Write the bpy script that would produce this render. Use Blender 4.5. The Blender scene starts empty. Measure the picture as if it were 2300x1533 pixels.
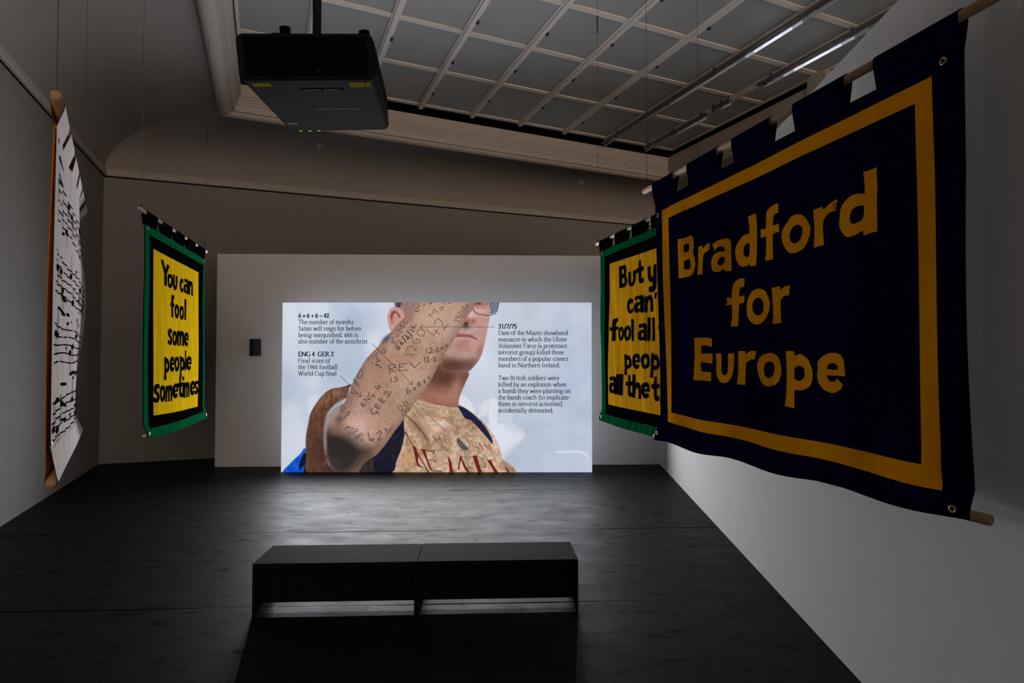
import bpy, bmesh, math, random
import numpy as np
from mathutils import Matrix, Vector, geometry

# ------------------------------------------------------------------ camera
scene = bpy.context.scene
COL = scene.collection
FPX = 1390.0                                   # focal length in pixels of a 2300 px wide frame
cam_data = bpy.data.cameras.new('camera')
cam_data.sensor_fit = 'HORIZONTAL'
cam_data.sensor_width = 36.0
cam_data.lens = 36.0 * FPX / 2300.0
cam_data.clip_start = 0.05
cam = bpy.data.objects.new('camera', cam_data)
COL.objects.link(cam)
cam.location = (0, 0, 1.7)
cam.rotation_euler = (math.radians(90) + math.atan(36.5 / FPX), 0, 0)
scene.camera = cam

# ------------------------------------------------------------------ light of the neighbouring rooms, exposure
world = bpy.data.worlds.new('gallery_ambient')
scene.world = world
world.use_nodes = True
bg = world.node_tree.nodes['Background']
bg.inputs['Color'].default_value = (1.0, 0.76, 0.57, 1)
bg.inputs['Strength'].default_value = 6.2
vs = scene.view_settings
vs.view_transform = 'Standard'
vs.look = 'None'
vs.exposure = 0.0
vs.gamma = 1.0
vs.use_curve_mapping = False

# added spot lamps in front of the picture, boosting the screen's light
for _i in range(16):
    for _j in range(2):
        _l = bpy.data.lights.new('screen_fill_lamp', 'SPOT')
        _l.energy = 17.0 * (1.75 - 1.15 * _i / 15)
        _l.color = (0.92, 0.96, 1.0)
        _l.spot_size = math.radians(172)
        _l.spot_blend = 1.0
        _l.shadow_soft_size = 0.0
        _o = bpy.data.objects.new('screen_fill_lamp', _l)
        COL.objects.link(_o)
        _o.location = (-3.434 + 4.625 * (_i + 0.5) / 16, 9.246 - 0.02, 0.82 + 0.5 * _j)
        _o.rotation_euler = (math.radians(-90), 0, math.radians(12))

PI = math.pi
rnd = random.Random(7)


# ------------------------------------------------------------------ helpers
def s2l(c):
    return tuple((x / 12.92 if x <= 0.04045 else ((x + 0.055) / 1.055) ** 2.4) for x in (v / 255.0 for v in c))


def mat(name, rgb, rough=0.7, spec=0.3, metal=0.0, noise=0.0, nscale=40.0, bump=0.0, bscale=200.0, sheen=0.0, stretch=None, bdist=0.004, bstretch=None):
    """Principled material with procedural colour mottling and fine relief; rgb linear."""
    m = bpy.data.materials.new(name)
    m.use_nodes = True
    nt = m.node_tree
    b = nt.nodes['Principled BSDF']
    b.inputs['Base Color'].default_value = (*rgb, 1)
    b.inputs['Roughness'].default_value = rough
    b.inputs['Specular IOR Level'].default_value = spec
    b.inputs['Metallic'].default_value = metal
    if sheen:
        b.inputs['Sheen Weight'].default_value = sheen
    tc = nt.nodes.new('ShaderNodeTexCoord')
    src = tc.outputs['Object']
    if stretch:
        mp = nt.nodes.new('ShaderNodeMapping')
        mp.inputs['Scale'].default_value = stretch
        nt.links.new(src, mp.inputs['Vector'])
        src = mp.outputs['Vector']
    if noise:
        n = nt.nodes.new('ShaderNodeTexNoise')
        n.inputs['Scale'].default_value = nscale
        n.inputs['Detail'].default_value = 5
        nt.links.new(src, n.inputs['Vector'])
        r = nt.nodes.new('ShaderNodeMapRange')
        r.inputs['From Min'].default_value = 0.3
        r.inputs['From Max'].default_value = 0.7
        r.inputs['To Min'].default_value = 1 - noise
        r.inputs['To Max'].default_value = 1 + noise
        nt.links.new(n.outputs['Fac'], r.inputs['Value'])
        mx = nt.nodes.new('ShaderNodeVectorMath')
        mx.operation = 'SCALE'
        mx.inputs[0].default_value = rgb
        nt.links.new(r.outputs['Result'], mx.inputs['Scale'])
        nt.links.new(mx.outputs['Vector'], b.inputs['Base Color'])
    if bump:
        n2 = nt.nodes.new('ShaderNodeTexNoise')
        n2.inputs['Scale'].default_value = bscale
        n2.inputs['Detail'].default_value = 3
        bsrc = src
        if bstretch:
            mp2 = nt.nodes.new('ShaderNodeMapping')
            mp2.inputs['Scale'].default_value = bstretch
            nt.links.new(tc.outputs['Object'], mp2.inputs['Vector'])
            bsrc = mp2.outputs['Vector']
        nt.links.new(bsrc, n2.inputs['Vector'])
        bp = nt.nodes.new('ShaderNodeBump')
        bp.inputs['Strength'].default_value = bump
        bp.inputs['Distance'].default_value = bdist
        nt.links.new(n2.outputs['Fac'], bp.inputs['Height'])
        nt.links.new(bp.outputs['Normal'], b.inputs['Normal'])
    return m


def emit(name, rgb, strength=1.0):
    m = bpy.data.materials.new(name)
    m.use_nodes = True
    nt = m.node_tree
    nt.nodes.remove(nt.nodes['Principled BSDF'])
    e = nt.nodes.new('ShaderNodeEmission')
    e.inputs['Color'].default_value = (*rgb, 1)
    e.inputs['Strength'].default_value = strength
    nt.links.new(e.outputs[0], nt.nodes['Material Output'].inputs['Surface'])
    return m


def link(name, me, m, parent=None, smooth=False):
    o = bpy.data.objects.new(name, me)
    COL.objects.link(o)
    if m is not None and not me.materials:
        me.materials.append(m)
    if smooth:
        me.polygons.foreach_set('use_smooth', [True] * len(me.polygons))
    o.parent = parent
    return o


def obj(name, verts, faces, m, parent=None, smooth=False):
    me = bpy.data.meshes.new(name)
    me.from_pydata([tuple(v) for v in verts], [], [tuple(f) for f in faces])
    me.update()
    return link(name, me, m, parent, smooth)


def tag(o, label, cat, group=None):
    o['label'] = label
    o['category'] = cat
    if group:
        o['group'] = group
    return o


def thing(name, label, cat, loc=(0, 0, 0), rotz=0.0, group=None):
    o = bpy.data.objects.new(name, None)
    o.empty_display_size = 0.1
    COL.objects.link(o)
    o.location = loc
    o.rotation_euler = (0, 0, rotz)
    return tag(o, label, cat, group)


def struct(o):
    o['kind'] = 'structure'
    return o


class MB:
    """collects simple solids into one mesh"""
    def __init__(self):
        self.v, self.f = [], []

    def add(self, verts, faces):
        n = len(self.v)
        self.v += [tuple(p) for p in verts]
        self.f += [tuple(i + n for i in f) for f in faces]
        return self

    def box(self, x0, x1, y0, y1, z0, z1, fn=None):
        vs_ = [(x, y, z) for z in (z0, z1) for x, y in ((x0, y0), (x1, y0), (x1, y1), (x0, y1))]
        if fn:
            vs_ = [fn(*p) for p in vs_]
        return self.add(vs_, [(3, 2, 1, 0), (4, 5, 6, 7), (0, 1, 5, 4), (1, 2, 6, 5), (2, 3, 7, 6), (3, 0, 4, 7)])

    def bbox(self, x0, x1, y0, y1, z0, z1, b):
        """box with chamfered edges"""
        bm = bmesh.new()
        bmesh.ops.create_cube(bm, size=1)
        for q in bm.verts:
            q.co = Vector((x0 + (q.co.x + .5) * (x1 - x0), y0 + (q.co.y + .5) * (y1 - y0), z0 + (q.co.z + .5) * (z1 - z0)))
        bmesh.ops.bevel(bm, geom=bm.edges[:], offset=b, segments=2, affect='EDGES', profile=0.5)
        bm.verts.index_update()
        self.add([tuple(q.co) for q in bm.verts], [tuple(q.index for q in f.verts) for f in bm.faces])
        bm.free()
        return self

    def cyl(self, p0, p1, r, n=14, r1=None):
        p0, p1 = Vector(p0), Vector(p1)
        d = (p1 - p0).normalized()
        a = d.orthogonal().normalized()
        b = d.cross(a)
        r1 = r if r1 is None else r1
        vs_ = [p0 + (a * math.cos(2 * PI * i / n) + b * math.sin(2 * PI * i / n)) * r for i in range(n)]
        vs_ += [p1 + (a * math.cos(2 * PI * i / n) + b * math.sin(2 * PI * i / n)) * r1 for i in range(n)]
        fs = [(i, (i + 1) % n, n + (i + 1) % n, n + i) for i in range(n)]
        fs += [tuple(range(n - 1, -1, -1)), tuple(range(n, 2 * n))]
        return self.add(vs_, fs)

    def torus(self, c, nrm, R, r, n=20, k=8):
        c, nrm = Vector(c), Vector(nrm).normalized()
        a = nrm.orthogonal().normalized()
        b = nrm.cross(a)
        vs_ = []
        for i in range(n):
            t = 2 * PI * i / n
            e = a * math.cos(t) + b * math.sin(t)
            for j in range(k):
                s = 2 * PI * j / k
                vs_.append(c + e * (R + r * math.cos(s)) + nrm * r * math.sin(s))
        fs = [(i * k + j, ((i + 1) % n) * k + j, ((i + 1) % n) * k + (j + 1) % k, i * k + (j + 1) % k) for i in range(n) for j in range(k)]
        return self.add(vs_, fs)

    def sweep(self, sections, closed=True):
        """quads between consecutive equal-length point rows"""
        n = len(sections[0])
        vs_ = [p for s in sections for p in s]
        fs = []
        for i in range(len(sections) - 1):
            for j in range(n if closed else n - 1):
                a, b = i * n + j, i * n + (j + 1) % n
                fs.append((a, b, b + n, a + n))
        if closed:
            fs.append(tuple(range(n - 1, -1, -1)))
            fs.append(tuple(range((len(sections) - 1) * n, len(sections) * n)))
        return self.add(vs_, fs)

    def build(self, name, m, parent=None, smooth=False):
        return obj(name, self.v, self.f, m, parent, smooth)


def carpet_mat():
    """dark felt-like floor covering: scuffed streaks change its sheen"""
    m = mat('dark_carpet', (0.008, 0.0084, 0.009), 0.5, 0.3, noise=0.35, nscale=6, bump=0.4, bscale=45, stretch=(1, 2.5, 1))
    nt = m.node_tree
    b = nt.nodes['Principled BSDF']
    tc = nt.nodes.new('ShaderNodeTexCoord')
    mp = nt.nodes.new('ShaderNodeMapping')
    mp.inputs['Scale'].default_value = (1.0, 2.0, 1.0)
    mp.inputs['Rotation'].default_value = (0, 0, 0.12)
    nt.links.new(tc.outputs['Object'], mp.inputs['Vector'])
    a = nt.nodes.new('ShaderNodeTexNoise')
    a.inputs['Scale'].default_value = 5.5
    a.inputs['Detail'].default_value = 6
    a.inputs['Distortion'].default_value = 0.6
    nt.links.new(mp.outputs['Vector'], a.inputs['Vector'])
    r = nt.nodes.new('ShaderNodeMapRange')
    r.inputs['From Min'].default_value = 0.56
    r.inputs['From Max'].default_value = 0.68
    r.inputs['To Min'].default_value = 0.095
    r.inputs['To Max'].default_value = 0.035
    nt.links.new(a.outputs['Fac'], r.inputs['Value'])
    nt.links.new(r.outputs['Result'], b.inputs['Specular IOR Level'])
    c = nt.nodes.new('ShaderNodeTexNoise')
    c.inputs['Scale'].default_value = 2.2
    c.inputs['Detail'].default_value = 5
    nt.links.new(mp.outputs['Vector'], c.inputs['Vector'])
    r2 = nt.nodes.new('ShaderNodeMapRange')
    r2.inputs['From Min'].default_value = 0.3
    r2.inputs['From Max'].default_value = 0.7
    r2.inputs['To Min'].default_value = 0.48
    r2.inputs['To Max'].default_value = 0.60
    nt.links.new(c.outputs['Fac'], r2.inputs['Value'])
    nt.links.new(r2.outputs['Result'], b.inputs['Roughness'])
    return m


# ------------------------------------------------------------------ materials of the room
M = {}
M['wall'] = mat('wall_paint', (0.245, 0.232, 0.222), 0.85, 0.15, noise=0.03, nscale=6, bump=0.15, bscale=260)
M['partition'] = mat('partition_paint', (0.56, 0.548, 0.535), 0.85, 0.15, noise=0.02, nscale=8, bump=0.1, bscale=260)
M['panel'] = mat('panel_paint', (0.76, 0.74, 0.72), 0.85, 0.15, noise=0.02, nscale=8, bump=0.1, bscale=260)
M['cove'] = mat('cove_plaster', (0.31, 0.285, 0.275), 0.9, 0.1, noise=0.04, nscale=3)
M['cornice'] = mat('cornice_plaster', (0.42, 0.375, 0.34), 0.8, 0.15, noise=0.03, nscale=8)
M['rail'] = mat('rail_paint', (0.42, 0.395, 0.375), 0.75, 0.2, noise=0.03)
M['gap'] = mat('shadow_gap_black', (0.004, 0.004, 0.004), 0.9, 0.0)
M['carpet'] = carpet_mat()
M['glass'] = mat('frosted_skylight_glass', (0.37, 0.395, 0.41), 0.45, 0.2, noise=0.05, nscale=1.5)
M['bar'] = mat('painted_glazing_bar', (0.74, 0.69, 0.66), 0.6, 0.25, noise=0.05, nscale=20)
M['attic'] = mat('dark_attic', (0.012, 0.011, 0.010), 0.95, 0.05)
M['iron'] = mat('black_iron', (0.012, 0.012, 0.013), 0.5, 0.4, metal=0.2)
M['wire'] = mat('steel_wire', (0.10, 0.095, 0.09), 0.45, 0.5, metal=0.8)

# ------------------------------------------------------------------ the room: old hall turned 21.6 degrees
TH = math.radians(21.6)
AX, AY = -6.603, 9.938                          # floor corner of left and back wall
UX, UY = -math.sin(TH), math.cos(TH)            # into the depth
VX, VY = math.cos(TH), math.sin(TH)             # along the back wall
WID = 11.73
UREAR = -24.0


def room(u, v, z):
    return (AX + u * UX + v * VX, AY + u * UY + v * VY, z)


def inset(d, v, z):
    """point d metres in front of the back wall; the skylight is slightly out of square"""
    return room(-d + 0.062 * (v - 4.4) * min(1.0, d / 1.8), v, z)


def wall(name, u0, u1, v0, v1, z0, z1, m='wall'):
    return struct(MB().box(u0, u1, v0, v1, z0, z1, fn=room).build(name, M[m]))


wall('wall_left', UREAR, 0.25, -0.25, 0.0, -0.05, 5.7)
wall('wall_back', 0.0, 0.25, 0.0, WID + 0.25, -0.05, 5.7)
wall('wall_right', UREAR, 0.0, WID, WID + 0.25, -0.05, 5.7)

# partitions put up for the exhibition
P0 = Vector((-4.637, 9.70, 0))
PANEL_END = Vector((2.366, 9.931, 0))
PART_TOP = 3.36


def slab(name, a, b, thick, z0, z1, m):
    d = (b - a).normalized()
    n = Vector((-d.y, d.x, 0))
    vs_ = [a, b, b + n * thick, a + n * thick]
    mb = MB()
    mb.add([(p.x, p.y, z) for z in (z0, z1) for p in vs_], [(3, 2, 1, 0), (4, 5, 6, 7), (0, 1, 5, 4), (1, 2, 6, 5), (2, 3, 7, 6), (3, 0, 4, 7)])
    return struct(mb.build(name, M[m]))


slab('wall_center', P0, PANEL_END, 0.16, 0.0, 3.335, 'panel')
PR0, PR1 = Vector((1.36, -2.6, 0)), Vector((2.368, 10.0, 0))
slab('wall_partition', PR1, PR0, 0.18, 0.0, PART_TOP, 'partition')
box_d = (PR1 - PR0).normalized()

# floor: base slab and carpet lengths laid across the room
FLOOR = [room(UREAR, 0, 0), room(UREAR, WID, 0), room(0, WID, 0), room(0, 0, 0)]
floor = struct(obj('floor', [(*p[:2], -0.006) for p in FLOOR] + [(*p[:2], -0.06) for p in FLOOR],
                   [(0, 1, 2, 3), (7, 6, 5, 4), (0, 4, 5, 1), (1, 5, 6, 2), (2, 6, 7, 3), (3, 7, 4, 0)], M['gap']))


def clip(poly, px, py, nx, ny):
    out = []
    for i in range(len(poly)):
        a, b = poly[i], poly[(i + 1) % len(poly)]
        da, db = (a[0] - px) * nx + (a[1] - py) * ny, (b[0] - px) * nx + (b[1] - py) * ny
        if da >= 0:
            out.append(a)
        if da * db < 0:
            t = da / (da - db)
            out.append((a[0] + t * (b[0] - a[0]), a[1] + t * (b[1] - a[1])))
    return out


seams = [-16.1, -14.25, -12.4, -10.55, -8.72, -6.9, -5.05, -3.2, -1.35, 0.53, 2.42, 4.34, 6.17, 8.02, 9.9, 11.75, 13.6]
for k in range(len(seams) - 1):
    sl = 0.045
    y0, y1 = seams[k] + 0.004, seams[k + 1] - 0.004
    poly = [(-14, y0 - 14 * sl), (14, y0 + 14 * sl), (14, y1 + 14 * sl), (-14, y1 - 14 * sl)]
    for e in range(4):
        a, b = FLOOR[e], FLOOR[(e + 1) % 4]
        ex, ey = b[0] - a[0], b[1] - a[1]
        poly = clip(poly, a[0], a[1], -ey, ex)
        if not poly:
            break
    if len(poly) < 3:
        continue
    # slightly wavy edges, near edge folded up a little
    n = len(poly)
    ring = []
    for i in range(n):
        a, b = poly[i], poly[(i + 1) % n]
        m_ = max(1, int(math.hypot(b[0] - a[0], b[1] - a[1]) / 0.25))
        ring += [(a[0] + (b[0] - a[0]) * j / m_, a[1] + (b[1] - a[1]) * j / m_) for j in range(m_)]
    ring = [(x, y + 0.005 * math.sin(x * 2.1 + k * 3) + 0.003 * math.sin(x * 7 + k)) for x, y in ring]
    cx, cy = sum(p[0] for p in ring) / len(ring), sum(p[1] for p in ring) / len(ring)
    N = len(ring)

    def shrink(p, d):
        return (p[0], p[1] + (d if p[1] < cy + (p[0] - cx) * sl else -d))
    vs_ = [(*p, -0.006) for p in ring] + [(*p, -0.001) for p in ring] + [(*shrink(p, 0.012), 0.0) for p in ring]
    fs = [tuple(range(2 * N, 3 * N))]
    for i in range(N):
        j = (i + 1) % N
        fs += [(i, j, N + j, N + i), (N + i, N + j, 2 * N + j, 2 * N + i)]
    obj('carpet_strip', vs_, fs, M['carpet'], floor)


def frame_loft(name, prof, m, closed=True, smooth=False, parent=None):
    """profile of (inset, z) run along left wall, back wall and right wall with mitred corners"""
    secs = []
    for key in ('L0', 'L1', 'R1', 'R0'):
        row = []
        for d, z in prof:
            v = d if key[0] == 'L' else WID - d
            row.append(room(UREAR, v, z) if key[1] == '0' else inset(d, v, z))
        secs.append(row)
    return MB().sweep(secs, closed).build(name, m, parent, smooth)


cove_prof = [(0.0, 4.74), (0.03, 4.84), (0.09, 4.95), (0.20, 5.06), (0.38, 5.16), (0.65, 5.24), (1.0, 5.29), (1.4, 5.315), (1.82, 5.32)]
def dense(p, n=4):
    out = []
    for i in range(len(p) - 1):
        a, b, c, d = (Vector(p[max(0, min(len(p) - 1, i + k))]) for k in (-1, 0, 1, 2))
        for q in range(n):
            t = q / n
            v_ = 0.5 * (2 * b + (c - a) * t + (2 * a - 5 * b + 4 * c - d) * t * t + (3 * b - a - 3 * c + d) * t ** 3)
            out.append((v_.x, v_.y))
    return out + [p[-1]]


cove_prof = dense(cove_prof)
cove_prof = cove_prof + [(d, z + 0.12) for d, z in reversed(cove_prof)]
struct(frame_loft('ceiling', cove_prof, M['cove']))
cor_prof = [(1.80, 5.50), (1.80, 5.22), *dense([(1.802, 5.20), (1.815, 5.175), (1.85, 5.145), (1.90, 5.135), (1.95, 5.15), (1.975, 5.175), (1.98, 5.19)]),
            (2.02, 5.19), (2.04, 5.27), (2.055, 5.28), (2.055, 5.315), (2.07, 5.32), (2.07, 5.35), (2.085, 5.355), (2.085, 5.385),
            (2.10, 5.39), (2.10, 5.555), (2.02, 5.56), (1.90, 5.56)]
struct(frame_loft('trim_1', cor_prof, M['cornice']))
rail_prof = [(0.0, 4.64), (0.045, 4.64), (0.055, 4.66), (0.055, 4.715), (0.04, 4.725), (0.04, 4.75), (0.0, 4.765)]
struct(frame_loft('trim_2', rail_prof, M['rail']))
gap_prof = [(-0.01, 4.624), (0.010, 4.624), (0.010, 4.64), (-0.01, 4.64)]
struct(frame_loft('trim_3', gap_prof, M['gap']))  # black strip in place of the shadow gap under the rail
struct(MB().box(-5.42, -5.11, 9.60, 9.93, 5.30, 5.685, fn=room).build('trim_4', M['cornice']))
# dark roof space above the skylight
at = MB()
at.box(UREAR, 0.25, -0.25, WID + 0.25, 6.9, 7.0, fn=room)
at.box(UREAR, 0.25, -0.25, 0.0, 5.7, 6.9, fn=room).box(UREAR, 0.25, WID, WID + 0.25, 5.7, 6.9, fn=room).box(0.0, 0.25, 0, WID, 5.7, 6.9, fn=room)
at.box(UREAR, UREAR + 0.1, -0.25, WID + 0.25, 5.56, 6.9, fn=room)
struct(at.build('ceiling_attic', M['attic']))

struct(MB().box(UREAR, -14.05, 1.6, 10.1, 5.60, 5.68, fn=room).build('ceiling_rear', M['cove']))

# skylight: panes between glazing bars and transoms
sky_root = bpy.data.objects.new('window_1', None)
COL.objects.link(sky_root)
struct(sky_root)
ZG = 5.70
v_edges = [2.12, 2.95, 3.84, 4.71, 5.58, 6.45, 7.32, 8.20, 9.08, 9.68]
u_edges = [2.16, 3.38, 4.50, 5.56, 6.62, 7.68, 8.74, 9.80, 10.86, 11.92, 12.98, 14.05]


def sky_pt(d, v, z):
    return inset(d, v, z)


for i in range(len(v_edges) - 1):
    for j in range(len(u_edges) - 1):
        dz = rnd.uniform(-0.003, 0.003)
        mb = MB()
        mb.box(u_edges[j] + 0.012, u_edges[j + 1] - 0.012, v_edges[i] + 0.012, v_edges[i + 1] - 0.012, ZG + dz, ZG + dz + 0.008, fn=sky_pt)
        mb.build('pane', M['glass'], sky_root)
for i, v in enumerate(v_edges):
    w = 0.050
    mb = MB()
    if 0 < i < len(v_edges) - 1:
        mb.box(u_edges[0] - 0.03, u_edges[-1], v - w, v + w, ZG - 0.028, ZG - 0.004, fn=sky_pt)
        mb.box(u_edges[0] - 0.045, u_edges[-1], v - 0.028, v + 0.028, ZG - 0.06, ZG - 0.028, fn=sky_pt)
    else:
        mb.box(u_edges[0] - 0.03, u_edges[-1], v - 0.02, v + 0.02, ZG - 0.02, ZG + 0.012, fn=sky_pt)
    bar = mb.build('glazing_bar', M['bar'], sky_root)
    if 0 < i < len(v_edges) - 1:
        MB().box(u_edges[0], u_edges[-1], v + 0.029, v + 0.036, ZG - 0.034, ZG - 0.026, fn=sky_pt).build('track_groove', M['gap'], bar)
        for q in range(7):
            d = 2.75 + q * 1.06 + 0.12 * (i % 3)
            MB().box(d - 0.022, d + 0.022, v + 0.022, v + 0.052, ZG - 0.075, ZG - 0.035, fn=sky_pt).build('clip', M['iron'], bar)
for j, d in enumerate(u_edges):
    mb = MB()
    mb.box(d - 0.045, d + 0.045, v_edges[0], v_edges[-1], ZG - 0.014, ZG + 0.012, fn=sky_pt)
    mb.build('transom', M['bar'], sky_root)


# ------------------------------------------------------------------ strip lamps under the glazing bars
M['tube_off'] = mat('unlit_glass_tube', (0.50, 0.52, 0.55), 0.15, 0.6)
M['housing'] = mat('grey_lamp_housing', (0.12, 0.115, 0.11), 0.4, 0.5, metal=0.3)


def strip_lamp(v, d0, d1, lit, label, short=False):
    o = thing('strip_lamp', label, 'lamp', room(-d0, v, 5.50), 0, 'strip lamps under the skylight bars')
    o.rotation_euler = (0, 0, TH)
    L = d1 - d0                                   # local -y runs towards the viewer
    sk = 0.062 * (v - 4.4)
    o.location = room(-d0 + sk, v, 5.50)
    MB().box(-0.03, 0.03, -L, 0, 0.055, 0.085).build('housing', M['housing'], o)
    for k in range(3):
        y = -L * (0.08 + 0.42 * k)
        MB().box(-0.008, 0.008, y - 0.02, y + 0.02, 0.0, 0.13).build('hanger', M['housing'], o)
    MB().cyl((0, -0.03, 0.0), (0, -lit[0] + d0, 0.0), 0.016).build('tube', M['tube_off'], o, True)
    if lit[1] > lit[0]:
        w_ = lit[1] - lit[0]
        for q, st in enumerate((0.10, 0.35, 0.8, 1.0, 1.0, 0.8, 0.35, 0.10)):  # reflection-like fade towards both ends is put into the emission
            MB().cyl((0, d0 - lit[0] - w_ * q / 8, 0.0), (0, d0 - lit[0] - w_ * (q + 1) / 8, 0.0), 0.0165).build('tube', emit('glowing_tube', s2l((236, 240, 255)), st), o, True)
        MB().cyl((0, d0 - lit[1], 0.0), (0, -L, 0.0), 0.016).build('tube', M['tube_off'], o, True)
    return o


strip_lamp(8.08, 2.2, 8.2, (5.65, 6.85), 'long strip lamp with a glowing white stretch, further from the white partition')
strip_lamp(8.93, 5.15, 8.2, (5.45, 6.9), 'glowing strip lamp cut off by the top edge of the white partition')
strip_lamp(8.93, 2.3, 4.05, (4.05, 4.05), 'unlit strip lamp in the dark right corner of the skylight')
strip_lamp(8.90, 4.22, 4.62, (4.62, 4.62), 'very short unlit tube hanging alone under the skylight bar')

# small fittings on the dark cove
M['fit'] = mat('grey_fitting', (0.42, 0.38, 0.35), 0.6, 0.3)
for (d, v, z), lab in (((0.85, 3.25, 5.25), 'small grey ceiling sensor on the cove behind the hanging projector'),
                       ((0.75, 8.35, 5.24), 'small grey ceiling sensor on the dark cove near the big navy banner')):
    t = thing('ceiling_sensor', lab, 'sensor', inset(d, v, z), TH, 'sensors on the cove')
    MB().cyl((0, 0, 0.0), (0, 0, 0.03), 0.075, 16).build('base', M['fit'], t)
    MB().cyl((0, 0, -0.035), (0, 0, 0.0), 0.035, 12).build('head', M['fit'], t)

# ------------------------------------------------------------------ benches
M['bench'] = mat('black_stained_board', (0.012, 0.010, 0.011), 0.75, 0.06, noise=0.2, nscale=14, bump=0.08, bscale=90, stretch=(1, 5, 1))


def make_bench(label, x0, W):
    t = thing('bench', label, 'bench', (x0[0], x0[1], 0), math.radians(2.4), 'two black benches pushed together')
    D, H, T = 0.40, 0.345, 0.018
    MB().bbox(0, W, 0, D, H - T, H, 0.002).build('seat', M['bench'], t)
    for x in (0, W - T):
        MB().bbox(x, x + T, 0, D, 0, H - T, 0.0015).build('side_panel', M['bench'], t)
    MB().bbox(T, W - T, 0.16, 0.178, 0.030, H - T, 0.0015).build('center_panel', M['bench'], t)
    MB().bbox(T, W - T, 0.0, 0.018, H - T - 0.012, H - T, 0.001).build('front_edge', M['bench'], t)
    return t


make_bench('left one of two low black board benches, whose seat is darker', (-1.708, 4.108), 1.076)
make_bench('right one of two low black board benches, catching more screen light', (-1.708 + 1.0795 * math.cos(math.radians(2.4)), 4.108 + 1.0795 * math.sin(math.radians(2.4)) + 0.004), 1.076)

# ------------------------------------------------------------------ loudspeaker on the panel
M['spk'] = mat('black_speaker_fabric', (0.012, 0.015, 0.022), 0.6, 0.3, noise=0.2, nscale=300)
pd = (PANEL_END - P0).normalized()
pa = math.atan2(pd.y, pd.x)
sp = P0 + pd * 0.625
t = thing('wall_speaker', 'small rounded black loudspeaker mounted on the pale wall left of the screen', 'speaker', (sp.x, sp.y, 1.73), pa)
n = 14
ring = [(0.08 * math.cos(PI + PI * i / n), -0.06 + 0.085 * math.sin(PI + PI * i / n)) for i in range(n + 1)] + [(0.08, -0.03), (-0.08, -0.03)]
MB().sweep([[(x, y, 0.0) for x, y in ring], [(x, y, 0.255) for x, y in ring]]).build('cabinet', M['spk'], t)
MB().sweep([[(x * 0.92, y, 0.255) for x, y in ring], [(x * 0.86, y, 0.262) for x, y in ring]]).build('top_cap', M['spk'], t)
MB().box(-0.03, 0.03, -0.03, 0.0, 0.08, 0.18).build('wall_bracket', M['iron'], t)

# ------------------------------------------------------------------ projector hanging from the ceiling
M['pbody'] = mat('projector_grey', (0.010, 0.0135, 0.021), 0.8, 0.02, noise=0.08, nscale=200, bump=0.05, bscale=600)
M['pblack'] = mat('projector_black', (0.002, 0.002, 0.0023), 0.6, 0.03)
M['sticker'] = mat('yellow_sticker', (0.34, 0.27, 0.02), 0.8, 0.0)
M['print'] = mat('grey_print', (0.30, 0.32, 0.36), 0.8, 0.0)
M['strip'] = mat('tape_label', (0.025, 0.030, 0.038), 0.8, 0.0)
M['led'] = emit('green_led', (0.45, 0.9, 0.05), 1.2)
prj = thing('projector', 'large dark video projector hanging upside down from a black pole', 'projector')
pr = Vector((-0.839, 2.52, 2.842))
pf = (Vector((-0.957, 3.40, 2.96)) - pr).normalized()
px_ = Vector((pf.y, -pf.x, 0)).normalized()
pz = px_.cross(pf)
roll = math.radians(3.7)
px_, pz = px_ * math.cos(roll) + pz * math.sin(roll), pz * math.cos(roll) - px_ * math.sin(roll)
prj.matrix_world = Matrix(((px_.x, pf.x, pz.x, pr.x), (px_.y, pf.y, pz.y, pr.y), (px_.z, pf.z, pz.z, pr.z), (0, 0, 0, 1)))
PW, PL, PH = 0.272, 0.888, 0.185


def rounded_body(x, y0, y1, z0, z1, b):
    bm = bmesh.new()
    bmesh.ops.create_cube(bm, size=1)
    for q in bm.verts:
        q.co = Vector((q.co.x * 2 * x, y0 + (q.co.y + .5) * (y1 - y0), z0 + (q.co.z + .5) * (z1 - z0)))
    ed = [e for e in bm.edges if abs(e.verts[0].co.y - e.verts[1].co.y) > 0.1]
    bmesh.ops.bevel(bm, geom=ed, offset=b, segments=5, affect='EDGES', profile=0.5)
    bmesh.ops.bevel(bm, geom=[e for e in bm.edges if abs(e.verts[0].co.y - e.verts[1].co.y) < 1e-5 and e.calc_face_angle(0) > 0.6], offset=0.006, segments=2, affect='EDGES')
    me = bpy.data.meshes.new('body')
    bm.to_mesh(me)
    bm.free()
    return me


link('body', rounded_body(PW, 0, PL, 0, PH, 0.028), M['pbody'], prj)
rear = MB()
rear.bbox(-0.245, 0.245, -0.006, 0.004, 0.016, PH - 0.014, 0.004)
rp = rear.build('rear_panel', M['pblack'], prj)
for k in range(11):
    z = 0.034 + k * 0.0115
    MB().box(-0.205, 0.20, -0.013, -0.004, z, z + 0.0055).build('vent_slat', M['pblack'], prj)
MB().cyl((0.045, -0.018, 0.035), (0.045, -0.004, 0.035), 0.010, 16).build('infrared_receiver', M['pbody'], prj)
MB().box(-PW - 0.002, -PW + 0.004, 0.12, 0.75, 0.04, 0.15).build('side_vent', M['pblack'], prj)
MB().box(PW - 0.004, PW + 0.002, 0.03, 0.85, 0.03, 0.165).build('side_vent', M['pblack'], prj)
MB().box(PW, PW + 0.004, 0.10, 0.16, 0.05, 0.15).build('side_latch', M['pbody'], prj)
MB().cyl((0.0, PL - 0.01, 0.09), (0.0, PL + 0.07, 0.09), 0.075, 24).build('lens', M['pblack'], prj, True)
MB().box(-PW + 0.02, PW - 0.02, PL - 0.006, PL + 0.002, -0.001, 0.012).build('front_edge', M['pbody'], prj)
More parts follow.
